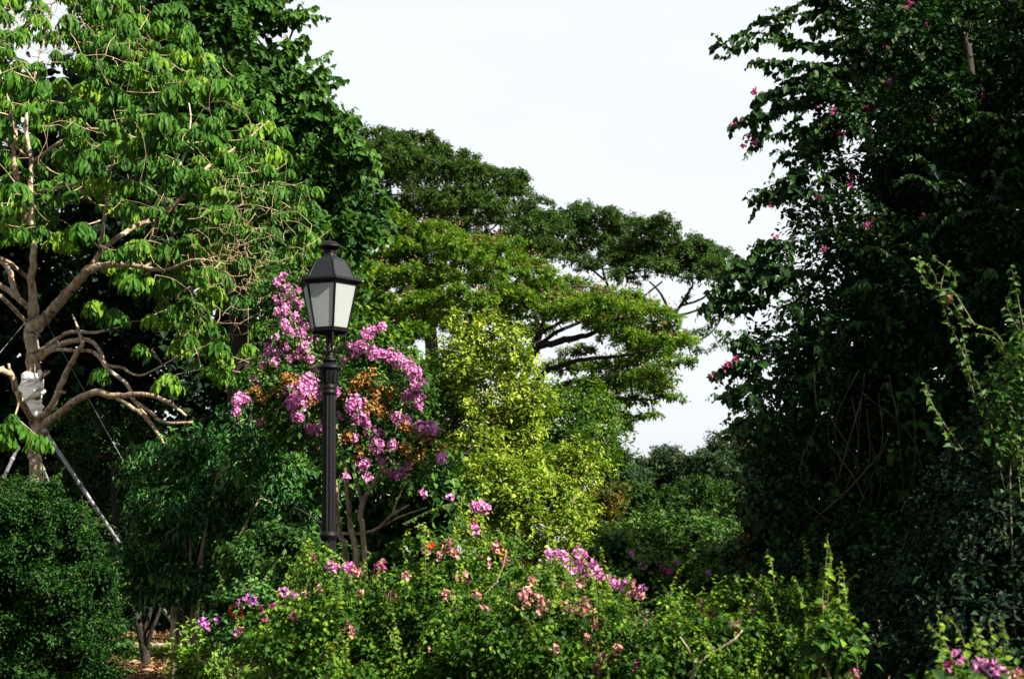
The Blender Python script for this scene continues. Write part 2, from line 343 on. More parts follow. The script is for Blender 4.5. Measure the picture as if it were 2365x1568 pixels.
# ------------------------------------------------------------------ setting: ground
def ground():
    n = 200; u = np.linspace(-1, 1, n); ax = np.sign(u) * (np.abs(u) ** 3) * 1400
    X, Yg = np.meshgrid(ax, ax + 22); Z = .025 * np.sin(X * 1.3 + 1) * np.cos(Yg * 1.1) + .012 * rng.normal(size=X.shape)
    Z = np.where((np.abs(X) > 120) | (np.abs(Yg) > 150), -.05, Z)
    v = np.stack([X, Yg, Z], -1).reshape(-1, 3); i = np.arange(n - 1)[:, None] * n + np.arange(n - 1)[None]; i = i.ravel()
    t = np.concatenate([np.stack([i, i + 1, i + n + 1], -1), np.stack([i, i + n + 1, i + n], -1)])
    mb = MB(); mb.add(v, t)
    m, nt_, o = mat('soil'); tc = N(nt_, 'ShaderNodeTexCoord'); a = N(nt_, 'ShaderNodeTexNoise'); a.inputs['Scale'].default_value = 9; a.inputs['Detail'].default_value = 10
    r = ramp(nt_, [(.012, .006, .004), (.04, .021, .011), (.08, .047, .027)], [.32, .5, .68])
    a2 = N(nt_, 'ShaderNodeTexNoise'); a2.inputs['Scale'].default_value = .35; r2 = ramp(nt_, [(0, 0, 0), (1, 1, 1)], [.5, .62]); g = N(nt_, 'ShaderNodeMix', data_type='RGBA')
    g.inputs[7].default_value = (.02, .035, .008, 1)
    p = N(nt_, 'ShaderNodeBsdfPrincipled'); p.inputs['Roughness'].default_value = .95
    b = N(nt_, 'ShaderNodeBump'); b.inputs['Strength'].default_value = .8; b.inputs['Distance'].default_value = .04
    for x, y in ((tc.outputs['Object'], a.inputs[0]), (tc.outputs['Object'], a2.inputs[0]), (a.outputs[0], r.inputs[0]), (a2.outputs[0], r2.inputs[0]), (r2.outputs[0], g.inputs[0]), (r.outputs[0], g.inputs[6]),
                 (g.outputs[2], p.inputs['Base Color']), (a.outputs[0], b.inputs['Height']), (b.outputs[0], p.inputs['Normal']), (p.outputs[0], o.inputs[0])): nt_.links.new(x, y)
    g_ = mb.build('ground', m, None, True); g_['kind'] = 'structure'
    # leaf litter
    lm = leaf_mat('litter_leaf', (.07, .035, .015), (.22, .11, .05), (.46, .30, .17), .8, .1, .2, (1, 1, 1)); mb = MB(); n = 26000
    x = rng.uniform(-8.5, 1.5, n); y = rng.uniform(15, 33, n); P = np.stack([x, y, rng.uniform(.02, .075, n)], -1)
    D = rs(n) * np.array([1, 1, .25]); Nn = UP + rng.normal(0, .45, (n, 3)); leaves(mb, P, D, Nn, rng.uniform(.06, .15, n), 'ovate', .5)
    o = mb.build('fallen_leaves', lm); o['kind'] = 'stuff'; tag(o, 'dry brown and tan fallen leaves scattered under the shrubs', 'leaf litter')
    mb = MB(); n = 9000; x = rng.uniform(-9, -1.5, n); y = rng.normal(24.6, 1.0, n); P = np.stack([x, y, np.full(n, .01)], -1)
    leaves(mb, P, UP + rng.normal(0, .35, (n, 3)), rs(n) * np.array([1, 1, .1]), rng.uniform(.06, .16, n), 'diamond', .12)
    o = mb.build('grass', LM['fore']); o['kind'] = 'stuff'; tag(o, 'thin short grass growing along the pale kerb', 'grass')
    # kerb: low pale edging, bevelled section, slightly broken line
    mb = MB(); x0 = -9.
    while x0 < -1:
        l = rng.uniform(.8, 1.1); y0 = 25.6 + rng.uniform(-.03, .03); z = .13 + rng.uniform(-.015, .01)
        prof = [(0, 0), (0, z - .02), (.02, z), (.13, z), (.15, z - .02), (.15, 0)]; v = [(xx, y0 + a_, b_) for xx in (x0, x0 + l - .012) for a_, b_ in prof]
        t = []
        for i in range(5): t += [(i, i + 1, i + 7), (i, i + 7, i + 6)]
        for i in range(1, 5): t += [(0, i + 1, i), (6, 6 + i, 7 + i)]
        mb.add(v, t); x0 += l
    k = mb.build('kerb', plain('kerb_stone', (.22, .20, .16), .85, noise=.35, scale=6, bump=.4)); k['kind'] = 'structure'
ground()

# ------------------------------------------------------------------ street lamp
def lathe(mb, prof, c, n=24, flute=0, fl_d=0.):
    prof = np.array(prof, float); a = np.linspace(0, 2 * math.pi, n, endpoint=False)
    R = prof[:, 0:1] * np.ones((1, n))
    if flute: R = R * (1 - fl_d * (.5 + .5 * np.cos(a * flute))[None] ** .6)
    v = np.stack([c[0] + R * np.cos(a), c[1] + R * np.sin(a), c[2] + prof[:, 1:2] + 0 * R], -1).reshape(-1, 3)
    i = np.arange(len(prof) - 1)[:, None] * n; j = np.arange(n)[None]; k = (j + 1) % n
    mb.add(v, np.stack([i + j, i + k, i + n + k, i + j, i + n + k, i + n + j], -1).reshape(-1, 3))
def hexring(R, z, rot): return [(R * math.cos(rot + i * math.pi / 3), R * math.sin(rot + i * math.pi / 3), z) for i in range(6)]
def hexloft(mb, secs, rot, c=(0, 0, 0), caps=True):
    v = []; 
    for R, z in secs: v += hexring(R, z, rot)
    v = np.array(v) + np.array(c); t = []
    for s in range(len(secs) - 1):
        for j in range(6):
            k = (j + 1) % 6; a, b, e, f = s * 6 + j, s * 6 + k, s * 6 + 6 + k, s * 6 + 6 + j; t += [(a, b, e), (a, e, f)]
    if caps:
        for j in range(1, 5): t.append((0, j + 1, j)); m_ = (len(secs) - 1) * 6; t.append((m_, m_ + j, m_ + j + 1))
    mb.add(v, t)
def lamp():
    Y = 13.1; base = W(765.5, 1290, Y); bx = base[0]; root = thing('street_lamp', 'tall black lantern street lamp on a fluted post with frosted glass panes', 'street lamp', (0, 0, 0))
    iron = plain('black_iron', (.003, .0032, .0042), .5, 0, .35, 60, .25, .10); roofm = plain('black_roof_paint', (.005, .0065, .010), .55, 0, .3, 120, .35, .14)
    def z(py): return W(765, py, Y)[2]
    def m(px): return M(px, Y / math.cos(TH))
    def L(prof): return [(m(r), z(y)) for r, y in prof]
    c = (0, 0, 0)
    # post with flutes in two lengths
    mb = MB(); lathe(mb, [(.0, 0), (.17, 0), (.17, .10), (.155, .13), (.12, .22), (.13, .26), (.10, .34), (.082, .5)], c, 32)
    mb.build('pedestal', iron, root, True)
    mb = MB(); lathe(mb, [(m(17.5), .5), (m(17), z(1243))], c, 96, 12, .13); lathe(mb, [(m(16.3), z(1231)), (m(16.0), z(1100)), (m(15.2), z(950)), (m(14.4), z(908))], c, 96, 12, .13)
    post = mb.build('post', iron, root, True)
    mb = MB(); lathe(mb, L([(15, 1249), (17.5, 1246), (17.8, 1242), (20.5, 1239), (21, 1236), (20.5, 1233), (17.5, 1230), (16.5, 1227), (15, 1226)]), c, 32); mb.build('ring', iron, post, True)
    mb = MB(); lathe(mb, L([(12, 912), (15.5, 911), (16.5, 907), (15.5, 903), (14.5, 901), (16.5, 898), (17, 893), (15, 890), (16, 886), (18.5, 870), (20.5, 858), (21, 855), (25.5, 853), (27, 850), (26, 847), (20, 842), (15, 838), (10, 835)]), c, 32)
    for i in range(8):                       # cast leaf relief on the capital
        a = i * math.pi / 4
        for k in range(5):
            rr = m(17.2 + k * .9); zz = z(887 - k * 7); q = np.array([rr * math.cos(a), rr * math.sin(a), zz])
            leaves(mb, q[None], np.array([[math.cos(a) * .35, math.sin(a) * .35, 1.]]), np.array([[math.cos(a), math.sin(a), 0.]]), m(12), 'long', .8)
    mb.build('capital', iron, post, True)
    mb = MB(); lathe(mb, L([(11, 838), (16.5, 835), (17.5, 832), (15, 828), (9.5, 824), (11, 820), (10.5, 816), (7.5, 812), (7, 790), (7, 768), (9, 767)]), c, 24); mb.build('stem', iron, root, True)
    rot = -math.pi / 2 + math.radians(17.5)
    # brackets: four scrolled arms
    for i in range(6):
        if i in (2, 5): continue
        a = rot + i * math.pi / 3; d = np.array([math.cos(a), math.sin(a), 0]); mb = MB()
        pr = [(37, 768), (38, 785), (36, 800), (30, 811), (20, 815), (9, 812)]; p = smooth_path([d * m(r_) + np.array([0, 0, z(y_)]) for r_, y_ in pr], 5); tube(mb, p, m(2.3), 7)
        pr = [(30, 772), (33, 778), (31, 785), (28, 790), (27, 800), (22, 806), (18, 801), (20, 796)]; p = smooth_path([d * m(r_) + np.array([0, 0, z(y_)]) for r_, y_ in pr], 4); tube(mb, p, m(1.5), 6)
        mb.build('bracket', iron, root, True)
    # glazed cage
    Rt, Rb, zt, zb = m(66), m(43.5), z(661), z(762)
    T, Bt = np.array(hexring(Rt, zt, rot)), np.array(hexring(Rb, zb, rot))
    mb = MB()
    for i in range(6): tube(mb, [Bt[i], T[i]], [m(2.6), m(3.0)], 6)
    for ring, rr in ((T, 3.0), (Bt, 3.0)):
        for i in range(6): tube(mb, [ring[i], ring[(i + 1) % 6]], m(rr), 6)
    hexloft(mb, [(m(46), z(768)), (m(46.5), z(764)), (m(41), z(763))], rot, c, False)
    for i in range(3):                        # floor of the cage: three crossing bars and a hub
        tube(mb, [Bt[i] - UP * .012, Bt[i + 3] - UP * .012], m(2.6), 6)
    lathe(mb, [(m(12), zb - .03), (m(13), zb - .01), (m(9), zb + .02), (0, zb + .025)], c, 16)
    frame = mb.build('lantern_frame', iron, root)
    g, n, o = mat('frosted_glass'); tr = N(n, 'ShaderNodeBsdfTranslucent'); tr.inputs[0].default_value = (.66, .70, .72, 1)
    df = N(n, 'ShaderNodeBsdfPrincipled'); df.inputs['Base Color'].default_value = (.28, .31, .32, 1); df.inputs['Roughness'].default_value = .35
    tx = N(n, 'ShaderNodeTexCoord'); nn = N(n, 'ShaderNodeTexNoise'); nn.inputs['Scale'].default_value = 160; bb = N(n, 'ShaderNodeBump'); bb.inputs['Strength'].default_value = .5; bb.inputs['Distance'].default_value = .004
    mm = N(n, 'ShaderNodeMixShader'); mm.inputs[0].default_value = .45
    for x_, y_ in ((tx.outputs['Object'], nn.inputs[0]), (nn.outputs[0], bb.inputs['Height']), (bb.outputs[0], df.inputs['Normal']), (tr.outputs[0], mm.inputs[1]), (df.outputs[0], mm.inputs[2]), (mm.outputs[0], o.inputs[0])): n.links.new(x_, y_)
    for i in range(6):
        k = (i + 1) % 6; q = np.array([Bt[i], Bt[k], T[k], T[i]]) * np.array([.985, .985, 1]); nrm = unit(np.cross(q[1] - q[0], q[3] - q[0])) * .004; mb = MB()
        v = np.vstack([q - nrm, q + nrm]); mb.add(v, [(0, 2, 1), (0, 3, 2), (4, 5, 6), (4, 6, 7), (0, 1, 5), (0, 5, 4), (1, 2, 6), (1, 6, 5), (2, 3, 7), (2, 7, 6), (3, 0, 4), (3, 4, 7)])
        mb.build('glass_pane', g, frame)
    mb = MB(); lathe(mb, [(.0, zb + .03), (.03, zb + .03), (.03, zb + .09), (.05, zb + .13), (.055, zb + .17), (.04, zb + .22), (0, zb + .235)], c, 16); mb.build('bulb', plain('bulb_glass', (.75, .74, .68), .2), frame, True)
    # eave and roof
    mb = MB(); hexloft(mb, [(m(60), z(663)), (m(70), z(661)), (m(79), z(655)), (m(79.5), z(650)), (m(76), z(649)), (m(62), z(646))], rot, c); eave_bm = mb
    for i in range(6):                        # upright tabs at the eave corners, pieces of the eave
        pass
    rf = MB(); hexloft(rf, [(m(62), z(648)), (m(59.5), z(644)), (m(40), z(607)), (m(37), z(603)), (m(24), z(597)), (m(15.5), z(592)), (m(14.5), z(588))], rot, c)
    E, E2 = np.array(hexring(m(61), z(645), rot)), np.array(hexring(m(40.5), z(606), rot))
    for i in range(6): tube(rf, [E[i], E2[i]], m(1.3), 5)
    for i in range(6):
        q = np.array(hexring(m(74), z(650), rot))[i]; lathe(rf, [(m(1.6), 0), (m(1.8), m(4)), (m(1.2), m(8)), (0, m(9))], q, 8)
    roof = rf.build('roof', roofm, root); eave_bm.build('eave', roofm, roof)
    mb = MB(); lathe(mb, L([(14.5, 593), (13.5, 588), (12.8, 586), (14, 584), (14, 581), (12.5, 580), (16, 578), (22, 575), (26, 572.5), (26.5, 571), (25, 569), (20, 563), (13, 559), (6, 557), (2.2, 556), (1.5, 552), (.8, 549), (0, 547)]), c, 28)
    mb.build('finial', iron, roof, True)
    root.location = (bx, Y, 0); root.rotation_euler = (0, math.radians(-.9), math.radians(math.degrees(math.atan2(-bx, Y)) * 0))
lamp()

# ------------------------------------------------------------------ the tall tree with hanging umbrella leaves, far left
def umbrella_tree():
    Y = 20.; root = thing('tree', 'large tree with drooping umbrella shaped leaf tufts, bare tan twigs and a bandaged trunk', 'tree', (W(80, 1290, Y)[0], Y, 0))
    limbs = [
     [(80, 1610, 0, 21), (80, 1400, 0, 18), (82, 1093, 0, 16), (78, 1040, 0, 16), (84, 985, 0, 18), (78, 920, 0, 17), (76, 860, 0, 17), (74, 817, 0, 17), (74, 775, 0, 19), (78, 750, 0, 19), (78, 715, 0, 13), (73, 653, -.1, 10), (77, 594, 0, 9), (76, 550, 0, 8), (70, 425, .2, 7), (72, 370, .3, 6), (60, 290, .4, 5), (75, 200, .5, 4), (100, 100, .5, 3), (120, 10, .6, 2)],
     [(80, 765, 0, 14), (100, 740, -.1, 14), (117, 720, -.2, 14), (158, 676, -.4, 13), (205, 626, -.7, 12), (243, 613, -.8, 9), (307, 613, -1, 7), (381, 624, -1.3, 5), (450, 600, -1.5, 3.5), (520, 610, -1.6, 2)],
     [(205, 628, -.7, 9), (231, 583, -.6, 7), (300, 530, -.4, 7), (370, 500, -.3, 7), (425, 450, -.2, 6), (480, 385, 0, 4.5), (560, 330, .3, 3), (620, 280, .4, 2)],
     [(231, 583, -.6, 5), (238, 520, -.9, 4), (250, 435, -1.2, 3), (258, 380, -1.4, 2)],
     [(370, 500, -.3, 5), (395, 420, -.2, 4), (425, 360, 0, 3), (440, 280, .2, 2.5), (430, 200, .2, 2)],
     [(70, 450, .2, 6), (115, 437, 0, 5), (175, 425, -.2, 5), (250, 387, -.5, 4.5), (320, 370, -.7, 4), (360, 340, -.9, 3), (440, 330, -1, 2)],
     [(72, 378, .3, 5), (120, 342, .1, 5), (190, 302, -.1, 4.5), (250, 300, -.3, 4), (290, 280, -.4, 3), (370, 230, -.5, 2.5), (400, 150, -.6, 1.5)],
     [(72, 560, 0, 7), (45, 450, -.4, 8), (30, 350, -.6, 7), (35, 300, -.6, 5), (10, 200, -.6, 4), (-20, 120, -.6, 3)],
     [(60, 360, .2, 5), (20, 330, 0, 4.5), (-20, 310, 0, 4)],
     [(84, 975, 0, 10), (117, 940, -.3, 9), (135, 902, -.4, 8.5), (158, 852, -.5, 7.5), (181, 808, -.6, 6.5), (190, 790, -.6, 5), (167, 726, -.5, 2)],
     [(86, 995, 0, 11), (97, 985, -.1, 11), (132, 958, -.4, 10), (176, 925, -.7, 9.5), (222, 906, -1, 9), (264, 914, -1.2, 8), (337, 911, -1.4, 6), (389, 929, -1.6, 5), (430, 960, -1.6, 3)],
     [(264, 914, -1.2, 6), (300, 938, -1.3, 5.5), (338, 965, -1.4, 5), (384, 1032, -1.5, 3.5)],
     [(310, 925, -1.3, 5), (345, 950, -1.4, 4), (379, 975, -1.5, 4), (445, 975, -1.6, 3)],
     [(90, 815, 0, 9), (134, 782, -.2, 5.5), (164, 767, -.3, 5), (225, 767, -.6, 4), (300, 750, -.8, 2.5)],
     [(88, 822, 0, 10), (146, 794, -.3, 8), (199, 785, -.5, 6.5), (223, 800, -.6, 5), (234, 817, -.7, 5), (246, 843, -.7, 4.5), (281, 849, -.8, 4), (325, 867, -.9, 3), (400, 830, -1, 2.2), (450, 800, -1, 1.6)],
     [(90, 830, 0, 8), (123, 808, -.2, 5.5), (170, 810, -.4, 5), (217, 814, -.6, 5), (252, 855, -.8, 5.5), (293, 887, -.9, 5), (310, 925, -1, 5), (337, 958, -1.1, 4)],
     [(66, 765, 0, 7), (59, 744, 0, 6.5), (18, 700, -.3, 6), (-20, 668, -.5, 6)],
     [(72, 715, 0, 8), (56, 703, 0, 8), (35, 682, .2, 8), (0, 659, .3, 7), (-40, 640, .3, 6)],
     [(40, 686, .2, 8), (29, 655, .3, 8), (18, 618, .4, 8), (-15, 590, .5, 7)],
     [(72, 648, 0, 6), (62, 641, 0, 5.5), (29, 612, -.3, 5), (-10, 590, -.5, 5)],
     [(80, 975, 0, 9), (67, 955, -.3, 8), (38, 902, -.8, 8), (23, 864, -1, 8), (-20, 850, -1.3, 9)],
     [(25, 868, -1, 4.5), (20, 840, -1, 3.2)], [(12, 862, -1, 4), (6, 846, -1, 3.2)], [(128, 905, -.4, 4), (150, 906, -.5, 4)],
     [(90, 880, 0, 4.5), (102, 868, -.2, 4), (114, 858, -.3, 4)], [(92, 878, 0, 4), (104, 857, -.2, 3.4)],
    ]
    nodes, rads = stems_to(root, limbs, Y, B_warm, sc=.88)
    # leaf tufts
    known = [(322, 262), (247, 418), (295, 572), (325, 798), (215, 185), (175, 290), (480, 620), (620, 385), (610, 240), (560, 250), (500, 190), (455, 110), (430, 70), (360, 100), (300, 60), (250, 90), (160, 40), (230, 15),
      (20, 115), (25, 175), (15, 480), (60, 525), (165, 445), (215, 410), (300, 420), (285, 470), (220, 700), (265, 720), (340, 320), (365, 310), (420, 330), (395, 390), (450, 300), (490, 275), (520, 215), (540, 380), (510, 340),
      (580, 440), (640, 440), (670, 395), (700, 430), (705, 540), (650, 490), (580, 540), (560, 600), (600, 650), (430, 545), (360, 480), (380, 640), (440, 580), (505, 570), (470, 480), (540, 690), (610, 740), (400, 710), (420, 780),
      (480, 850), (520, 860), (350, 730), (570, 860), (390, 870), (230, 855), (30, 960), (70, 1000), (15, 1005), (35, 975), (90, 1010), (130, 120), (90, 200), (130, 240), (190, 130), (300, 150), (340, 190), (400, 200), (260, 290), (150, 350),
      (15, 235), (40, 430), (0, 520), (120, 500), (330, 560), (650, 300), (575, 320), (500, 430), (460, 390), (200, 240), (270, 210), (380, 270), (525, 480), (620, 330), (445, 190), (480, 150), (690, 480), (720, 470), (490, 320)]
    T = [W(a, b, Y + rng.uniform(-2.2, -.6)) for a, b in known]
    poly = [(-120, -60), (380, -60), (440, 60), (520, 150), (600, 240), (650, 340), (730, 430), (740, 560), (700, 620), (640, 740), (600, 850), (480, 870), (400, 820), (380, 700), (260, 620), (200, 560), (-120, 560)]
    xs = []
    while len(xs) < 370:
        x, y = rng.uniform(-120, 745), rng.uniform(-60, 870)
        if inpoly(x, y, poly) and all((x - a) ** 2 + (y - b) ** 2 > 17 ** 2 for a, b in xs): xs.append((x, y))
    T += [W(a, b, Y + rng.uniform(-1.6, 3.2)) for a, b in xs]
    T = np.array(T); tw = MB(); arr = twigs(tw, nodes, rads, T, .006, 5, .15, 600)
    # bare dead twigs, tangled on the right
    bt = []
    for _ in range(620):
        bt.append(W(rng.normal(555, 75), rng.normal(590, 80), Y + rng.uniform(-2.6, -.6)))
    for _ in range(110): bt.append(W(rng.uniform(-30, 260), rng.uniform(-20, 130), Y + rng.uniform(-1, 1)))
    for _ in range(220):
        x, y = rng.uniform(-60, 720), rng.uniform(0, 860)
        if inpoly(x, y, poly): bt.append(W(x, y, Y + rng.uniform(-2.9, -1.2)))
    twigs(tw, arr, np.full(len(arr), .009), np.array(bt), .0036, 4, -.10, 1400)
    tw.build('twigs', B_twig, root, True)['kind'] = 'stuff'
    mb = MB()
    for c in T:
        sc = rng.choice([rng.uniform(.45, .7), rng.uniform(.7, 1.05)], p=[.35, .65]); nr = rng.integers(6, 9); tb = np.clip(rng.normal(.46, .10) + (.35 if rng.random() < .10 else 0), 0, 1); a0 = rng.uniform(0, 6.3)
        for i in range(nr):
            a = a0 + i * 6.283 / nr + rng.uniform(-.3, .3); d = np.array([math.cos(a), math.sin(a), 0])
            rl = .21 * sc * rng.uniform(.7, 1.1); ts = np.linspace(.15, 1, 4)
            q = c + d[None] * (rl * np.sin(ts * 1.2))[:, None] + UP * (.05 * sc - .17 * sc * ts ** 2)[:, None]
            for sgn in (-1, 1):
                side = np.array([-d[1], d[0], 0]) * sgn
                D = side * .32 + d * .22 - UP * (.85 + rng.uniform(-.2, .2, (4, 1))) + rng.normal(0, .13, (4, 3))
                Nn = d * 1. + side * .35 + UP * .35 + rng.normal(0, .15, (4, 3))
                D += rng.normal(0, .12, 3); leaves(mb, q + side * .012, D, Nn, .168 * sc * rng.uniform(.8, 1.15, 4) * np.array([.75, 1, 1, .85]), 'long', .44, np.clip(tb + rng.normal(0, .1, 4), 0, 1))
    mb.build('foliage', LM['umbrella'], root)
    # bandage of pale cloth round the trunk
    mb = MB(); p, r = limb([(80, 962, 0, 15), (77, 940, 0, 17), (75, 915, 0, 19), (74, 890, 0, 21), (74, 866, 0, 19)], Y); tube(mb, p, r * 1.08, 16, False, .03)
    p, r = limb([(74, 908, 0, 30), (74, 896, 0, 26), (74, 880, 0, 23), (75, 868, 0, 21)], Y); tube(mb, p, r * 1.08, 18, False, .05)
    cloth = plain('pale_cloth', (.85, .84, .78), .9, noise=.08, scale=8, bump=.15)
    o = mb.build('trunk_wrap', cloth, None, True); tag(o, 'pale torn cloth wrapped round the trunk of the large left tree', 'cloth wrap')
    mb = MB(); p = [W(59, 744, Y - .15), W(78, 732, Y - .25), W(92, 722, Y - .2)]; tube(mb, smooth_path(p, 4), .010, 5); tube(mb, smooth_path([W(98, 720, Y - .2), W(106, 738, Y - .25), W(116, 762, Y - .2)], 4), .011, 5)
    tube(mb, smooth_path([W(62, 772, Y - .2), W(76, 766, Y - .25), W(92, 775, Y - .25), W(101, 793, Y - .2)], 4), .008, 5)
    tag(mb.build('rope', B_vine, None, True), 'grey rope tied round the fork of the large left tree', 'rope')
    steel = plain('grey_steel', (.17, .18, .19), .4, .3, .25, 30)
    def pole(a, b, r, lab, dy0=-.3, dy1=-1.2):
        mb = MB(); P0, P1 = W(*a, Y + dy0), W(*b, Y + dy1); d = P1 - P0; P2 = P0 + d * ((P0[2] - .0) / (P0[2] - P1[2])) if P1[2] < P0[2] else P1
        tube(mb, [P0, P2], r, 10); t = thing('support_pole', lab, 'support pole', P2, 'steel poles propping the large tree'); mb.build('tube', steel, t, True)
        cb = MB(); u = unit(d); tube(cb, [P0 - u * .03, P0 + u * .05], r * 1.5, 10); cb.build('collar', steel, t, True); cb = MB(); tube(cb, [P0 + d * .45 - u * .03, P0 + d * .45 + u * .03], r * 1.3, 10); cb.build('collar', steel, t, True)
    pole((103, 995), (278, 1258), .028, 'long grey steel pole propping the large tree, slanting down to the right', -.3, .9)
    pole((40, 1035), (14, 1092), .024, 'short pale steel pole slanting down to the left of the large tree')
    pole((92, 1062), (112, 1112), .018, 'thin steel pole just right of the large tree trunk', .2, .6)
    wire = plain('steel_wire', (.12, .13, .15), .5, .5)
    for a, b, lab, dy in (((58, 745), (-40, 862), 'thin steel guy wire running down left from the rope on the large tree', -1.), ((117, 763), (342, 1168), 'thin steel guy wire running down right from the fork of the large tree', -1.2)):
        mb = MB(); tube(mb, [W(*a, Y - .2), W(*b, Y + dy)], .0042, 5); tag(mb.build('guy_wire', wire, None, True), lab, 'wire')
umbrella_tree()

# ------------------------------------------------------------------ generic crown builder
def tree(name, lab, cat, poly=None, sp=60, rx=50, ry=30, Y=20, dY=2, leafm='heart', grp=None, extra=(), limbs=None, bark=B_dark, fsp=.4, slen=.5, nl=12, L=.12, kind='diamond', wr=.6, droop=.35,
         cx=None, tr=.15, ntw=160, rtip=.01, low=-1., inner=True, cull=.7, r0=.75, out=.7, up=.5, base=0., tn=.18, nup=.8, dep=None, fname='crown', layers=1, lumps=()):
    bl = list(lumps) + (poly_blobs(poly, sp, rx, ry, Y, dY, dep, layers) if poly else []) + [blob(*e) for e in extra]
    C = np.mean([b[0] for b in bl], 0); x = W(cx, 1290, Y)[0] if cx is not None else C[0]
    root = thing(name, lab, cat, (x, Y, 0), grp)
    if limbs: nodes, rads = stems_to(root, limbs, Y, bark)
    else: nodes, rads = trunk_only(root, x, Y, max(.3, C[2]), tr, bark, ((C[0] - x), 0))
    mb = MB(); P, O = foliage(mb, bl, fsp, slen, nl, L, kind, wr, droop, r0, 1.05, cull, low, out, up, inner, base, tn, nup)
    mb.build(fname, LM[leafm], root)
    if ntw:
        tw = MB(); T = np.array([b[0] for b in bl]); arr = twigs(tw, nodes, rads, T, rtip * 2, 5, .05, 200)
        twigs(tw, arr, np.full(len(arr), rtip * 2.5), P - O * slen * .3, rtip, 4, .1, ntw); tw.build('twigs', bark, root, True)['kind'] = 'stuff'
    return root, bl, P, O

def stats(): 
    print('TRIS', sum(len(m.polygons) for m in bpy.data.meshes))

# heart-leaved tree behind it
r_, bl, P_, O_ = tree('tree', 'tall dark green heart leaved tree rising behind the umbrella leaved tree', 'tree',
  [(230, -80), (520, -80), (525, 50), (590, 170), (630, 240), (680, 330), (770, 400), (850, 470), (840, 560), (780, 600), (740, 640), (560, 640), (420, 400), (250, 200)],
  62, 62, 50, 27, 2.2, 'heart', extra=[(690, 42, 22, 8, 26.5), (575, 60, 20, 14, 26.5), (600, -10, 40, 14, 26.5), (665, 120, 16, 16, 26.5), (635, 150, 26, 20, 26.5), (728, 182, 22, 10, 26.5), (685, 208, 30, 16, 26.5), (640, 200, 40, 30, 26.5), (730, 258, 24, 10, 26.5), (690, 285, 34, 24, 26.5), (785, 276, 20, 10, 26.5), (770, 300, 12, 14, 26.5), (760, 340, 30, 20, 26.5), (815, 350, 26, 14, 26.5), (850, 365, 14, 12, 26.5), (800, 400, 34, 24, 26.5)], fsp=.34, slen=.5, nl=11, L=.15, kind='heart', wr=.8, droop=.7, cx=560, tr=.28, ntw=150, rtip=.012)
sh, sm = MB(), MB()
for pts in ([(560, 60), (620, 50), (680, 40), (718, 30)], [(580, 0), (610, -8), (640, -12), (660, -20)], [(600, 130), (640, 140), (665, 110), (680, 105)], [(610, 190), (680, 200), (720, 190), (752, 168)], [(640, 250), (700, 235), (740, 205), (745, 180)],
            [(690, 280), (740, 262), (780, 270), (802, 262)], [(640, 170), (670, 160), (690, 160)], [(700, 320), (750, 300), (785, 290), (800, 270)], [(780, 380), (830, 345), (850, 365)], [(560, 30), (600, 10), (650, 5)], [(650, 225), (700, 215), (715, 200)]):
    w = [W(a, b, 26.5) for a, b in pts]
    for k in range(8): shoot(sh, sm, [q + rng.normal(0, .17, 3) for q in w], .19, .05, 'heart', .8, .9, .012, 0)
sh.build('outer_leaves', LM['heart'], r_); sm.build('outer_shoots', B_dark, r_)
# dark dense trees deeper behind
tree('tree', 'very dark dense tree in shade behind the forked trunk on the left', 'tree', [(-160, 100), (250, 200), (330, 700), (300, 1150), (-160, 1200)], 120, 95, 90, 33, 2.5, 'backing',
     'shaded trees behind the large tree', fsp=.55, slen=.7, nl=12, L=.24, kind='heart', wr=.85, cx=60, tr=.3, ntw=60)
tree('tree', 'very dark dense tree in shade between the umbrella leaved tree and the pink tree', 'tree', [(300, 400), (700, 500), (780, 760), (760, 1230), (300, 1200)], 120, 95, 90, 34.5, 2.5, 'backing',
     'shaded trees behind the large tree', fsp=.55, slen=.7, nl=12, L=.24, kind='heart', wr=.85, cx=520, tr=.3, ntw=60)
tree('shrub', 'small leaved olive green shrub lit in patches behind the long steel pole', 'shrub', [(180, 960), (330, 940), (400, 1050), (360, 1180), (200, 1170), (150, 1040)], 60, 46, 40, 29.5, 1.2, 'myrtle',
     fsp=.3, slen=.35, nl=9, L=.085, kind='ovate', cx=280, tr=.08, ntw=60, base=-.1)
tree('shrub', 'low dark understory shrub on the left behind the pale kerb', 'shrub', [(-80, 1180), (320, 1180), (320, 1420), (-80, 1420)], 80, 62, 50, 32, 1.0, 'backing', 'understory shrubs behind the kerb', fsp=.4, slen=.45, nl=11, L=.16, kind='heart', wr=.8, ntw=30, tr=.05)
tree('shrub', 'understory shrub behind the kerb below the drooping shrub', 'shrub', [(340, 1200), (720, 1200), (720, 1420), (340, 1420)], 80, 62, 50, 33, 1.0, 'heart', 'understory shrubs behind the kerb', fsp=.4, slen=.45, nl=11, L=.14, kind='heart', wr=.8, ntw=30, tr=.05, base=.1)
stats()
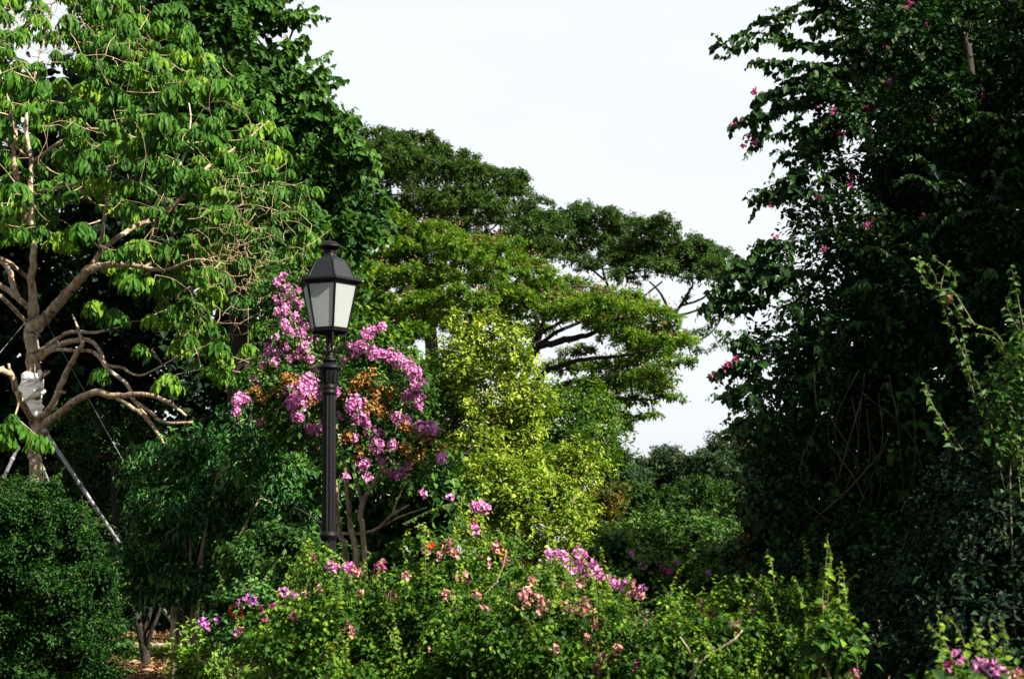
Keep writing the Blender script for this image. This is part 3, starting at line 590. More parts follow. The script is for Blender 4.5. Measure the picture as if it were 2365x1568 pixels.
# ------------------------------------------------------------------ rain trees
rt_trunk = [[(1180, 1330, 0, 26), (1185, 1150, 0, 20), (1190, 1000, 0, 17), (1180, 900, 0, 14)],
   [(1190, 960, 0, 12), (1215, 860, -1, 10), (1240, 805, -1.5, 8), (1290, 790, -2, 8), (1327, 781, -2, 7), (1366, 771, -2.5, 5.5), (1420, 740, -3, 4), (1480, 730, -3, 2.5)],
   [(1215, 860, -1, 7), (1234, 786, -1, 5), (1273, 756, -1, 4.5), (1320, 730, -1, 3), (1360, 700, -1, 2)],
   [(1240, 800, -1.4, 5), (1290, 765, -2, 4.5), (1340, 745, -2, 3.5), (1390, 730, -2, 2.5)],
   [(1195, 940, 0, 10), (1250, 868, -1, 7), (1283, 849, -1.5, 6), (1351, 830, -2, 5), (1420, 824, -2.5, 4), (1469, 815, -3, 3), (1530, 800, -3, 2)],
   [(1200, 950, 0, 9), (1303, 886, -1, 6), (1400, 878, -2, 5), (1498, 854, -3, 4), (1560, 840, -3, 2.5), (1600, 830, -3, 1.6)],
   [(1180, 920, 0, 10), (1130, 830, 1, 8), (1060, 740, 1, 6), (980, 700, 1, 5), (900, 640, 1, 3.5)],
   [(1180, 900, 0, 10), (1190, 800, 0, 7), (1160, 700, 0, 6), (1120, 620, 0, 4)],
   [(1240, 805, -1.5, 6), (1260, 730, -.5, 5), (1290, 680, 0, 4), (1330, 660, 0, 3)]]
rnear = dict(fsp=.37, slen=.34, nl=16, L=.165, kind='diamond', wr=.5, droop=.5, low=-.25, cull=.6, nup=.9, tn=.16, out=1., up=.3, inner=False)
r_, bl, P_, O_ = tree('rain_tree', 'broad bright green rain tree in the middle distance with tiny reddish blooms', 'tree',
  None, Y=58, leafm='rain_near', limbs=rt_trunk, lumps=tiers([(790, 530), (880, 515), (960, 525), (1050, 555), (1110, 570), (1180, 570), (1200, 600), (1260, 640), (1330, 668), (1400, 680), (1440, 712), (1500, 720), (1535, 745), (1565, 800), (1560, 830), (1480, 830), (1400, 780), (1340, 735), (1230, 735), (1160, 745), (1100, 760), (1000, 760), (900, 800), (790, 740)], 44, 50, 27, 58, 4.,
     extra=[(1320, 905, 44, 18, 58), (1390, 895, 46, 22, 57), (1455, 885, 44, 20, 56), (1510, 905, 38, 18, 55), (1548, 922, 26, 10, 55), (1475, 930, 34, 16, 55), (1415, 940, 40, 20, 57), (1505, 865, 44, 16, 54), (1550, 845, 36, 14, 54), (1350, 860, 40, 16, 58), (1430, 965, 28, 14, 56), (1280, 855, 44, 20, 60), (1420, 905, 60, 24, 60),
            (940, 780, 50, 30, 60), (870, 750, 50, 30, 58), (900, 820, 44, 25, 58), (1575, 800, 28, 16, 55), (1590, 838, 18, 9, 54), (1440, 990, 16, 8, 56), (1480, 800, 44, 20, 57), (1220, 770, 50, 20, 60), (1160, 700, 60, 26, 56), (1290, 720, 50, 22, 57), (1390, 735, 46, 20, 56), (1380, 850, 30, 10, 56), (1440, 850, 50, 18, 57), (1340, 815, 40, 12, 60), (1500, 960, 24, 11, 55), (1460, 975, 26, 12, 56), (1520, 890, 50, 18, 57)]),
  cx=1180, ntw=420, rtip=.016, bark=B_dark, **rnear)
def rain_blooms():
    mb = MB(); k = np.where(O_[:, 2] > .35)[0]; k = rng.choice(k, min(700, len(k)), replace=False); c = P_[k] + UP * .22
    for j in range(5): leaves(mb, c + rng.normal(0, .10, c.shape), rs(len(c)) + UP * .6, rs(len(c)), .10, 'diamond', .8)
    o = mb.build('blooms', PET['salmon'], r_); o['kind'] = 'stuff'
rain_blooms()
stats()
rfar = dict(fsp=.52, slen=.46, nl=15, L=.23, kind='diamond', wr=.5, droop=.5, low=-.3, cull=.6, nup=.9, out=1., up=.3, inner=False)
tree('rain_tree', 'tallest far rain tree with a high domed dark green crown', 'tree',
  None, Y=82, leafm='rain_far', lumps=tiers([(770, 335), (840, 322), (920, 326), (1000, 345), (1080, 380), (1150, 405), (1200, 440), (1235, 490), (1260, 520), (1240, 600), (1000, 560), (860, 540), (770, 500)], 42, 46, 26, 82, 6.),
  limbs=[[(1000, 1330, 0, 26), (1000, 900, 0, 18), (990, 700, 0, 12), (980, 560, 0, 8)], [(990, 650, 0, 7), (960, 520, 0, 5), (955, 430, 0, 3)], [(990, 700, 0, 8), (1080, 560, 0, 5), (1150, 480, 0, 3)], [(990, 700, 0, 8), (880, 560, 0, 5), (840, 430, 0, 3)], [(1060, 590, 0, 5), (1040, 480, 0, 3.5), (1070, 420, 0, 2)]], ntw=240, rtip=.03, cx=1000, grp='far rain trees', **rfar)
tree('rain_tree', 'far rain tree sloping to the right with open limbs against the sky', 'tree',
  None, Y=84, leafm='rain_far', lumps=tiers([(1250, 520), (1300, 505), (1385, 488), (1430, 510), (1510, 520), (1550, 560), (1630, 585), (1690, 622), (1700, 650), (1640, 650), (1560, 640), (1500, 625), (1440, 640), (1360, 620), (1260, 610)], 42, 44, 24, 84, 5.),
  limbs=[[(1340, 1330, 0, 24), (1335, 1150, 0, 18), (1345, 960, 0, 13), (1430, 850, 0, 9), (1520, 790, 0, 8)], [(1520, 800, 0, 7), (1552, 732, 0, 5), (1571, 707, 0, 4), (1600, 660, 0, 3)], [(1552, 732, 0, 4), (1527, 680, 0, 3), (1500, 650, 0, 2)], [(1510, 820, 0, 7), (1440, 720, 0, 5), (1400, 650, 0, 3), (1380, 560, 0, 2)], [(1571, 707, 0, 3), (1620, 690, 0, 2.5), (1660, 655, 0, 1.6)],
   [(1552, 732, 0, 3.5), (1600, 720, 0, 2.5), (1640, 700, 0, 2)], [(1440, 720, 0, 3), (1480, 690, 0, 2.5), (1530, 650, 0, 2)], [(1520, 790, 0, 4), (1600, 790, 0, 3), (1650, 760, 0, 2), (1680, 700, 0, 1.5)], [(1400, 650, 0, 3), (1330, 590, 0, 2)]],
  extra=[(1640, 770, 26, 16, 80), (1665, 735, 24, 14, 80), (1690, 700, 24, 16, 80), (1620, 810, 18, 10, 80), (1655, 805, 16, 9, 80), (1590, 770, 18, 10, 80), (1680, 785, 16, 10, 80), (1460, 660, 20, 8, 84), (1590, 690, 16, 9, 84), (1630, 720, 18, 8, 84)], ntw=240, rtip=.03, cx=1340, grp='far rain trees', **rfar)
stats()
# ------------------------------------------------------------------ golden and lime trees
gold = dict(fsp=.25, slen=.32, nl=12, L=.092, kind='ovate', wr=.6, droop=.35)
tree('golden_tree', 'bright yellow green tree standing upright right of the pink tree', 'tree',
  [(1050, 755), (1085, 735), (1150, 745), (1185, 790), (1225, 830), (1265, 890), (1260, 930), (1220, 970), (1180, 1010), (1230, 1050), (1240, 1120), (1120, 1130), (1060, 1110), (1050, 980), (1030, 880), (1030, 800)],
  42, 42, 34, 26, 1.3, 'golden', extra=[(1190, 1010, 44, 40, 26), (1225, 980, 40, 36, 26), (1160, 1060, 44, 36, 26), (1110, 1090, 44, 30, 25.6), (1210, 1060, 40, 34, 26)], cx=1130, tr=.12, ntw=90, bark=B_pale, **gold)
tree('tree', 'olive lime tree filling the gap between pink tree and golden tree', 'tree', [(1000, 850), (1040, 830), (1080, 900), (1080, 1000), (1060, 1080), (1010, 1100), (990, 1000), (985, 900)],
  42, 40, 34, 26.8, 1.0, 'lime', cx=1040, tr=.09, ntw=60, bark=B_pale, base=-.05, **gold)
tree('tree', 'mid green leafy tree right of the golden tree with yellowish lower clumps', 'tree', [(1270, 890), (1330, 900), (1390, 910), (1405, 960), (1385, 1020), (1340, 1080), (1250, 1080), (1225, 1000), (1240, 930)],
  42, 44, 38, 31, 1.5, 'lime', cx=1320, tr=.12, ntw=90, bark=B_pale, fsp=.3, slen=.4, nl=13, L=.12, kind='ovate', wr=.5, droop=.6, base=-.2)
tree('golden_shrub', 'rounded golden shrub below the mid green leafy tree', 'shrub', [(1290, 1050), (1350, 1040), (1375, 1070), (1360, 1100), (1290, 1110), (1255, 1080)], 34, 34, 26, 27, .7, 'golden', cx=1320, tr=.06, ntw=40, bark=B_pale, base=-.08, **gold)
tree('golden_shrub', 'wide pale golden shrub below the golden tree, nearest the flowering hedge', 'shrub', [(1030, 1110), (1110, 1070), (1210, 1070), (1290, 1110), (1345, 1180), (1360, 1240), (1300, 1290), (1150, 1290), (1050, 1200)], 40, 40, 32, 23, 1.0, 'golden', cx=1200, tr=.07, ntw=90, bark=B_pale, base=-.06, **gold)
stats()
tree('shrub', 'shaded shrub with pale undersided broad leaves behind the stems of the pink tree', 'shrub', [(680, 1060), (1000, 1060), (1040, 1150), (1030, 1280), (680, 1290)], 60, 48, 42, 21.5, .8, 'heart', fsp=.26, slen=.35, nl=9, L=.13, kind='heart', wr=.8, droop=.9, cx=860, tr=.06, ntw=60, base=.12)
tree('tree', 'leafy green tree between the pink tree and the far rain trees', 'tree', [(740, 660), (790, 640), (840, 690), (900, 800), (1000, 860), (1020, 960), (960, 1060), (760, 1060), (700, 900)], 62, 50, 44, 30, 1.5, 'lime', fsp=.36, slen=.5, nl=12, L=.14, kind='heart', wr=.8, droop=.7, base=-.22, cx=860, tr=.15, ntw=60)
# ------------------------------------------------------------------ pink flowering tree behind the lamp
def pink_tree():
    Y = 16.2; root = thing('flowering_tree', 'pink and orange flowering tree directly behind the street lamp', 'flowering tree', (W(800, 1290, Y)[0], Y, 0))
    limbs = [[(835, 1640, 0, 8), (822, 1300, 0, 7), (812, 1230, 0, 6.5), (806, 1180, 0, 6), (800, 1120, 0, 5), (780, 1000, 0, 4), (720, 850, .3, 3), (670, 720, .4, 2)],
      [(800, 1640, .1, 7), (797, 1290, .1, 6.5), (786, 1240, .1, 6), (778, 1180, .2, 5), (770, 1100, .2, 4), (700, 980, .3, 3), (640, 900, .3, 2)],
      [(850, 1640, 0, 7), (840, 1260, 0, 6.5), (832, 1190, 0, 7), (842, 1150, 0, 6), (860, 1120, 0, 4), (900, 1040, 0, 3), (930, 930, 0, 2)],
      [(836, 1165, 0, 5), (828, 1130, 0, 3.5), (820, 1090, 0, 3), (830, 960, 0, 2)], [(790, 1232, .05, 4), (830, 1232, .05, 4.5), (870, 1222, 0, 4), (905, 1190, -.2, 3.5), (945, 1165, -.3, 2.2)],
      [(868, 1222, 0, 3), (920, 1195, -.2, 2.6), (985, 1172, -.4, 1.6)], [(905, 1190, -.2, 2.4), (915, 1160, -.2, 2), (930, 1128, -.2, 1.4)],
      [(778, 1195, .2, 4), (740, 1205, .3, 3.5), (710, 1186, .4, 2.5), (680, 1170, .4, 2)]]
    nodes, rads = stems_to(root, limbs, Y, B_pale, wob=.08)
    bl = poly_blobs([(620, 640), (670, 620), (700, 700), (740, 790), (860, 770), (940, 840), (970, 920), (1000, 1000), (1020, 1060), (960, 1100), (860, 1090), (760, 1060), (640, 1010), (570, 960), (560, 900), (610, 840), (610, 720)], 44, 40, 34, Y + .2, .9)
    mb = MB(); P, O = foliage(mb, bl, .18, .24, 9, .072, 'ovate', .6, .5, cull=.6); mb.build('crown', LM['crape'], root)
    tw = MB(); arr = twigs(tw, nodes, rads, np.array([b[0] for b in bl]), .006, 5, .05, 200); twigs(tw, arr, np.full(len(arr), .007), P, .0025, 4, .1, 260)
    pink = [(697, 905, 30), (680, 930, 22), (712, 885, 20), (725, 915, 16), (690, 960, 14), (735, 988, 15), (715, 990, 10), (820, 930, 20), (830, 960, 18), (843, 975, 14), (855, 1000, 16), (862, 1005, 14), (880, 1000, 10), (915, 965, 14), (938, 975, 13), (975, 985, 15), (995, 988, 14), (1005, 995, 10), (872, 1030, 16), (885, 1060, 12), (908, 1028, 10), (838, 1068, 16), (828, 1072, 12),
      (905, 1088, 15), (925, 1090, 14), (943, 1080, 9), (1019, 1055, 12), (850, 1100, 9), (938, 915, 14), (955, 905, 12), (965, 880, 15), (955, 860, 15), (940, 845, 16), (920, 830, 17), (900, 822, 16), (880, 815, 15), (860, 812, 15), (838, 800, 14), (825, 815, 12), (845, 775, 13), (860, 765, 10), (880, 758, 9), (812, 800, 10), (800, 830, 9), (965, 915, 14), (970, 935, 10),
      (640, 655, 8), (652, 640, 8), (660, 668, 10), (645, 690, 10), (670, 690, 10), (685, 672, 8), (660, 715, 11), (690, 705, 10), (640, 720, 8), (680, 730, 11), (655, 745, 9), (700, 750, 10), (668, 765, 11), (692, 772, 12), (635, 780, 9), (620, 800, 9), (610, 825, 9), (640, 815, 10), (660, 800, 9), (705, 800, 13), (720, 780, 9), (690, 820, 10), (670, 830, 9), (605, 845, 8), (630, 840, 8), (715, 825, 10), (742, 845, 9),
      (560, 915, 12), (545, 950, 9), (570, 925, 9), (548, 925, 10), (600, 970, 9), (590, 880, 8), (815, 1010, 10), (760, 800, 8), (780, 905, 8), (800, 1104, 7), (730, 850, 9), (780, 960, 10)]
    for x, y, r in pink[:92]: cluster(root, x + rng.uniform(-3, 3), y + rng.uniform(-3, 3), r * 1.3, front(P, x, y, r, Y - .7) - .05, 'pink', .032, 1.1)
    for x, y in [(860, 860), (840, 870), (850, 885), (870, 900), (820, 885), (810, 910), (885, 925), (900, 930), (865, 930), (845, 940), (905, 905), (680, 880), (660, 870), (640, 905), (585, 905), (610, 915), (930, 990), (935, 1040), (925, 1030), (950, 1010), (990, 1010), (870, 950), (975, 1040), (960, 1060), (830, 1045), (715, 925), (895, 960), (775, 920), (800, 1010), (1008, 1035), (665, 880)]:
        cluster(root, x + rng.uniform(-4, 4), y + rng.uniform(-4, 4), 17, front(P, x, y, 13, Y - .7) - .03, 'orange', .03, .8, 'dried_flower_cluster')
    tw.build('twigs', B_pale, root, True)['kind'] = 'stuff'
pink_tree()
stats()
# ------------------------------------------------------------------ near left shrubs
r_, bl, P_, O_ = tree('round_shrub', 'dense dark green rounded shrub filling the bottom left corner', 'shrub', None, Y=12.3, leafm='round', cx=90, tr=.06, ntw=40, rtip=.004,
  lumps=tiers([(-80, 1160), (30, 1125), (110, 1160), (180, 1240), (218, 1340), (232, 1450), (226, 1600), (-80, 1600)], 50, 50, 34, 12.3, .4),
  extra=[(50, 1310, 130, 140, 12.7), (110, 1370, 105, 130, 12.8), (20, 1470, 200, 150, 12.7), (-40, 1270, 100, 130, 12.8)],
  fsp=.075, slen=.16, nl=12, L=.036, kind='ovate', wr=.5, droop=.3)
def ragged(root, P, O, n, L, mt, lo=.15, hi=.4):
    mb, st = MB(), MB(); k = np.where(O[:, 2] > -.2)[0]
    for i in rng.choice(k, min(n, len(k)), replace=False):
        p = P[i]; d = unit(O[i] * .8 + UP * .5 + rng.normal(0, .4, 3)); l = rng.uniform(lo, hi); shoot(mb, st, [p - d * .1, p + d * l * .6, p + d * l - UP * l * .15], L, L * .45, 'ovate', .55, .4, .003, .15)
    mb.build('outer_leaves', mt, root); st.build('outer_shoots', B_green, root, True)['kind'] = 'stuff'
ragged(r_, P_, O_, 420, .042, LM['round'], .08, .24)
sh, sm = MB(), MB()
def drooping():
    Y = 18.4; root = thing('drooping_shrub', 'wide multi stemmed shrub with hanging dark leaves left of the lamp', 'shrub', (W(440, 1290, Y)[0], Y, 0))
    limbs = [[(404, 1640, 0, 10), (406, 1500, 0, 10), (402, 1400, 0, 8), (415, 1290, .3, 5), (440, 1160, .5, 3)], [(440, 1600, -.1, 6), (445, 1400, -.2, 5), (470, 1250, -.4, 3.5), (500, 1100, -.4, 2)], [(440, 1600, 0, 7), (455, 1420, -.2, 6), (465, 1300, -.3, 4), (480, 1180, -.3, 3)],
      [(455, 1600, .1, 5), (470, 1400, -.1, 4.5), (500, 1260, -.2, 3), (560, 1100, -.2, 2)], [(430, 1600, .2, 5), (425, 1400, 0, 4), (440, 1280, -.2, 3), (430, 1150, -.2, 2)], [(470, 1600, .2, 5), (490, 1400, 0, 4), (530, 1280, -.2, 3), (600, 1150, -.2, 2)]]
    nodes, rads = stems_to(root, limbs, Y, B_pale, name='stem')
    bl = poly_blobs([(390, 1040), (470, 1000), (560, 1000), (640, 1050), (680, 1130), (670, 1210), (600, 1260), (520, 1250), (470, 1200), (400, 1200), (340, 1260), (310, 1200), (330, 1090)], 62, 56, 46, Y, 1.1)
    bl += [blob(*e) for e in [(320, 1330, 50, 50, 18.5), (305, 1275, 40, 30, 18.2), (460, 1330, 60, 40, 18.1), (400, 1350, 50, 36, 18.1), (690, 1230, 40, 40, 18.4), (560, 1310, 70, 50, 18.6), (620, 1350, 60, 60, 18.8), (420, 1290, 60, 45, 18.6), (500, 1360, 60, 50, 18.9), (340, 1310, 60, 50, 19.5), (660, 1290, 50, 50, 18.6), (590, 1400, 50, 30, 19.2)]]
    mb = MB(); P, O = foliage(mb, bl, .19, .34, 10, .105, 'long', .36, .95, cull=.65); mb.build('crown', LM['droop'], root)
    tw = MB(); arr = twigs(tw, nodes, rads, np.array([b[0] for b in bl]), .008, 5, .05, 100); twigs(tw, arr, np.full(len(arr), .009), P, .003, 4, .1, 220); tw.build('twigs', B_warm, root, True)['kind'] = 'stuff'
drooping()
tree('small_tree', 'small dark stemmed tree standing in the brown leaf litter', 'tree', None, Y=21.5, leafm='backing', cx=337, bark=B_dark, tr=.05, ntw=50, rtip=.006,
  limbs=[[(338, 1538, 0, 11), (332, 1490, 0, 9.5), (322, 1450, 0, 9), (316, 1420, 0, 6), (300, 1370, 0, 4)], [(330, 1470, 0, 7), (345, 1420, 0, 5), (350, 1370, 0, 3)], [(338, 1500, 0, 6), (350, 1455, -.1, 5), (365, 1420, -.1, 4), (378, 1370, 0, 3)], [(322, 1450, 0, 6), (305, 1420, .1, 4), (290, 1380, .1, 3)], [(330, 1470, 0, 5), (330, 1420, .1, 3.5), (325, 1370, .1, 2)]],
  extra=[(300, 1340, 50, 34, 21.5), (360, 1335, 50, 34, 21.6), (330, 1310, 70, 40, 21.5)], fsp=.22, slen=.3, nl=10, L=.09, kind='ovate')
tree('leafy_shrub', 'sunlit mid green leafy shrub between the drooping shrub and the lamp foot', 'shrub', None, Y=15.5, leafm='crape', cx=620, tr=.03, ntw=40, rtip=.004,
  lumps=tiers([(540, 1290), (600, 1250), (680, 1230), (710, 1300), (690, 1400), (560, 1410)], 44, 44, 30, 15.5, .5), fsp=.17, slen=.24, nl=10, L=.07, kind='ovate', wr=.5, droop=.7)
tree('young_shrub', 'small bright light green shrub growing on the leaf litter', 'shrub', None, Y=15.0, leafm='young', cx=450, bark=B_green, tr=.015, ntw=30, rtip=.003,
  extra=[(450, 1480, 44, 30, 15), (480, 1515, 40, 34, 14.8), (440, 1540, 36, 36, 15), (520, 1560, 40, 30, 14.8), (470, 1590, 70, 40, 15), (500, 1470, 24, 18, 15)], fsp=.13, slen=.2, nl=8, L=.075, kind='ovate', wr=.7, droop=.3, inner=False)
tree('young_shrub', 'broad leaved light green plant at the bottom edge left of the hedge', 'shrub', None, Y=11.5, leafm='young', cx=610, bark=B_green, tr=.012, ntw=24, rtip=.003,
  extra=[(590, 1575, 40, 26, 11.5), (650, 1590, 40, 26, 11.3), (560, 1600, 40, 24, 11.6)], fsp=.14, slen=.2, nl=7, L=.085, kind='heart', wr=.85, droop=.3, inner=False)
stats()
# ------------------------------------------------------------------ foreground bougainvillea hedge
def bougainvillea(name, lab, blobs, Y, flowers, leafm='fore', fsp=.105, slen=.24, nl=14, L=.040, cx=None, ns=60, base=0., kind='ovate', grp='bougainvillea bushes of the front hedge', shoots=(), fL=.030, stems=(), tops=45, droop=.6):
    bl = []
    for px_, py_, rx_, ry_, yy in [(a, b + (26 if Y < 12 else 0), c, d, e) for a, b, c, d, e in blobs]:          # every big mound breaks up into many smaller tufts
        n_ = max(3, int(rx_ * ry_ / 900))
        for _ in range(n_):
            a_, k_ = rng.uniform(0, 6.283), math.sqrt(rng.random()) * .85; rr = rng.uniform(24, 44)
            bl.append(blob(px_ + rx_ * k_ * math.cos(a_), py_ + ry_ * k_ * math.sin(a_), rr, rr * .62, yy + rng.uniform(-.55, .55)))
        bl.append(blob(px_, py_ + ry_ * .35, rx_ * .6, ry_ * .5, yy + .5))
    C = np.mean([b[0] for b in bl], 0); x = C[0] if cx is None else W(cx, 1290, Y)[0]
    root = thing(name, lab, 'flowering bush', (x, Y, 0), grp)
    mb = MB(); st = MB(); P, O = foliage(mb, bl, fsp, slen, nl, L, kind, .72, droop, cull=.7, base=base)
    # many upright canes from the ground, ending in arching leafy tips above the outline
    for _ in range(ns):
        i = rng.integers(len(P)); p = P[i]; b0 = np.array([x + rng.normal(0, .25), Y + rng.normal(0, .2), 0]); mid = b0 * .4 + p * .6 + np.array([0, 0, -.1]) 
        tube(st, smooth_path([b0, mid, p], 4), np.linspace(.009, .003, 9), 4, cap=False)
    top = P[O[:, 2] > .55]
    for i in rng.choice(len(top), min(tops, len(top)), replace=False):
        p = top[i]; d = rng.normal(0, .35, 3) * np.array([1, 1, 0]); l = rng.uniform(.10, .42)
        shoot(mb, st, [p - UP * .1, p + UP * l * .6 + d * l * .4, p + UP * l + d * l], L * .95, L * .42, kind, .75, .45, .004, base + .18)
    for s in shoots: shoot(mb, st, [W(*q) for q in s], L * 1.05, L * .5, kind, .75, .5, .005, base + .15)
    mb.build('foliage', LM[leafm], root); st.build('canes', B_green, root, True)['kind'] = 'stuff'
    for s in stems:
        b_, r_ = limb(s, Y); q = MB(); tube(q, b_, r_, 7, wob=.08); q.build('branch', B_pale, root, True)
    for x_, y_, r_, k_ in flowers: cluster(root, x_, y_, r_ * 1.12, front(P, x_, y_, r_, Y - .3) - .06, k_, fL, 1.0, 'dried_flower_cluster' if k_ == 'orange' else 'flower_cluster')
    return root
bougainvillea('bougainvillea', 'bushy bougainvillea at the foot of the street lamp with mauve and rose blooms', [(720, 1440, 130, 110, 10.2), (830, 1420, 130, 120, 10.4), (930, 1400, 120, 120, 10.3), (680, 1530, 130, 110, 10), (860, 1540, 160, 110, 9.8), (780, 1370, 80, 70, 10.6), (730, 1310, 36, 60, 11.0), (640, 1420, 50, 50, 10.2)], 10.3,
  [(766, 1307, 9, 'pink'), (778, 1312, 7, 'pink'), (808, 1310, 12, 'pink'), (820, 1318, 10, 'rose'), (720, 1290, 10, 'magenta'), (740, 1360, 8, 'rose'), (705, 1375, 8, 'rose'), (655, 1365, 9, 'pink'), (680, 1375, 6, 'pink'), (800, 1450, 13, 'rose'), (815, 1462, 10, 'rose'), (680, 1420, 9, 'rose'), (875, 1310, 9, 'magenta'), (885, 1300, 6, 'rose'), (830, 1370, 7, 'rose'), (905, 1380, 9, 'rose'), (745, 1515, 7, 'magenta'), (630, 1400, 7, 'magenta'), (610, 1425, 8, 'magenta'), (940, 1330, 8, 'rose')],
  shoots=[[(600, 1420, 9.6), (640, 1400, 9.5), (700, 1410, 9.4)], [(760, 1600, 8.6), (765, 1540, 8.5), (770, 1480, 8.5)], [(745, 1590, 8.6), (780, 1530, 8.5), (760, 1490, 8.4)]] + [[(700 + dx, 1400, 10.4), (705 + dx, 1320, 10.4), (712 + dx * .4, 1245 + abs(dx), 10.4)] for dx in (-40, -28, -16, -6, 4, 14, 26, 38)])
bougainvillea('bougainvillea', 'central bougainvillea bush with salmon pink blooms left of the magenta spray', [(1060, 1380, 120, 110, 10.4), (1150, 1350, 110, 110, 10.8), (1010, 1300, 70, 70, 10.9), (1060, 1270, 70, 50, 11.2), (1150, 1260, 60, 50, 11.3), (1080, 1500, 150, 110, 9.9), (1220, 1460, 140, 130, 10.0), (1230, 1370, 90, 80, 10.7)], 10.6,
  [(1035, 1258, 12, 'rose'), (1050, 1280, 11, 'rose'), (1020, 1285, 10, 'rose'), (985, 1270, 9, 'magenta'), (995, 1262, 6, 'red'), (1065, 1330, 15, 'rose'), (1075, 1345, 10, 'magenta'), (1030, 1372, 11, 'rose'), (1045, 1385, 10, 'rose'), (1010, 1395, 9, 'rose'), (975, 1390, 10, 'orange'), (1100, 1375, 9, 'rose'), (1145, 1262, 11, 'rose'), (1160, 1275, 8, 'orange'), (1170, 1300, 8, 'magenta'), (1190, 1355, 10, 'rose'), (1205, 1395, 11, 'rose'),
   (1220, 1375, 15, 'rose'), (1238, 1385, 14, 'rose'), (1245, 1405, 15, 'rose'), (1210, 1375, 10, 'rose'), (1265, 1400, 10, 'rose'), (1110, 1290, 8, 'rose'), (1095, 1220, 12, 'pink'), (1130, 1300, 7, 'rose'), (1120, 1400, 8, 'rose'), (1000, 1500, 7, 'rose'), (1230, 1340, 8, 'rose'), (965, 1420, 9, 'rose'), (1060, 1410, 9, 'rose'), (1110, 1170, 16, 'pink'), (1098, 1168, 9, 'pink'), (1122, 1172, 9, 'pink'), (977, 1140, 8, 'pink'), (1040, 1148, 7, 'pink'), (1098, 1202, 7, 'orange')],
  shoots=[[(1130, 1300, 11), (1120, 1240, 11), (1108, 1180, 10.9)], [(930, 1210, 11), (990, 1180, 11), (1050, 1160, 10.9), (1100, 1165, 10.9)], [(960, 1330, 11), (930, 1270, 11), (945, 1220, 10.9)], [(1010, 1290, 11), (1000, 1230, 11), (960, 1215, 10.9)], [(1180, 1280, 11), (1200, 1240, 11), (1190, 1205, 11)]],
  stems=[[(1150, 1340, -.5, 2.2), (1120, 1370, -.5, 2.5), (1085, 1375, -.5, 2)], [(1170, 1270, -.5, 1.5), (1160, 1310, -.5, 1.8), (1145, 1345, -.5, 2)]])
bougainvillea('bougainvillea', 'bougainvillea bush bearing the brightest magenta pink spray, right of centre', [(1360, 1400, 110, 90, 10.2), (1320, 1490, 140, 110, 9.8), (1420, 1470, 110, 100, 9.8), (1300, 1360, 80, 70, 10.6), (1400, 1360, 60, 50, 10.6), (1380, 1560, 160, 90, 9.5)], 10.2,
  [(1335, 1275, 10, 'pink'), (1345, 1290, 13, 'pink'), (1360, 1300, 14, 'pink'), (1355, 1315, 14, 'pink'), (1375, 1320, 14, 'pink'), (1380, 1330, 12, 'pink'), (1270, 1275, 8, 'pink'), (1285, 1283, 11, 'pink'), (1300, 1280, 8, 'pink'), (1310, 1300, 11, 'pink'), (1320, 1310, 10, 'pink'), (1410, 1335, 9, 'pink'), (1420, 1348, 11, 'pink'), (1440, 1350, 13, 'pink'), (1455, 1345, 9, 'rose'), (1475, 1370, 12, 'rose'), (1485, 1362, 8, 'pink'), (1460, 1372, 9, 'rose'),
   (1350, 1400, 17, 'rose'), (1362, 1415, 16, 'rose'), (1338, 1410, 14, 'rose'), (1320, 1412, 12, 'rose'), (1305, 1400, 9, 'rose'), (1300, 1355, 9, 'rose'), (1285, 1355, 7, 'pink'), (1378, 1440, 9, 'rose'), (1395, 1425, 8, 'rose'), (1355, 1475, 9, 'rose'), (1365, 1490, 12, 'rose'), (1385, 1500, 12, 'rose'), (1400, 1520, 13, 'rose'), (1425, 1500, 11, 'rose'), (1380, 1545, 10, 'rose'), (1470, 1540, 11, 'magenta'), (1310, 1460, 8, 'rose'), (1280, 1500, 9, 'rose'), (1190, 1500, 8, 'rose'), (1340, 1345, 8, 'rose')],
  shoots=[[(1330, 1400, 9.6), (1320, 1330, 9.6), (1280, 1280, 9.6)], [(1380, 1400, 9.7), (1370, 1330, 9.7), (1335, 1268, 9.7)]])
bougainvillea('bougainvillea', 'yellowish green bougainvillea bush in front of the dark hedge gap, few small flowers', [(1620, 1410, 110, 80, 9.8), (1720, 1400, 90, 75, 9.9), (1560, 1470, 110, 90, 9.5), (1680, 1490, 150, 110, 9.3), (1800, 1470, 100, 100, 9.6), (1640, 1560, 200, 90, 9.2), (1840, 1400, 60, 60, 10.0)], 9.8,
  [(1640, 1420, 6, 'magenta'), (1620, 1400, 5, 'magenta'), (1735, 1400, 6, 'rose'), (1700, 1430, 6, 'magenta'), (1760, 1440, 5, 'magenta'), (1690, 1440, 7, 'magenta'), (1715, 1470, 6, 'rose'), (1800, 1430, 5, 'magenta')],
  base=.06, stems=[[(1590, 1600, -.9, 5), (1605, 1540, -.9, 4.5), (1590, 1500, -.9, 3), (1570, 1470, -.9, 2)], [(1605, 1540, -.9, 3.5), (1640, 1510, -.9, 3), (1690, 1480, -.9, 2.5), (1715, 1455, -.9, 2)]])
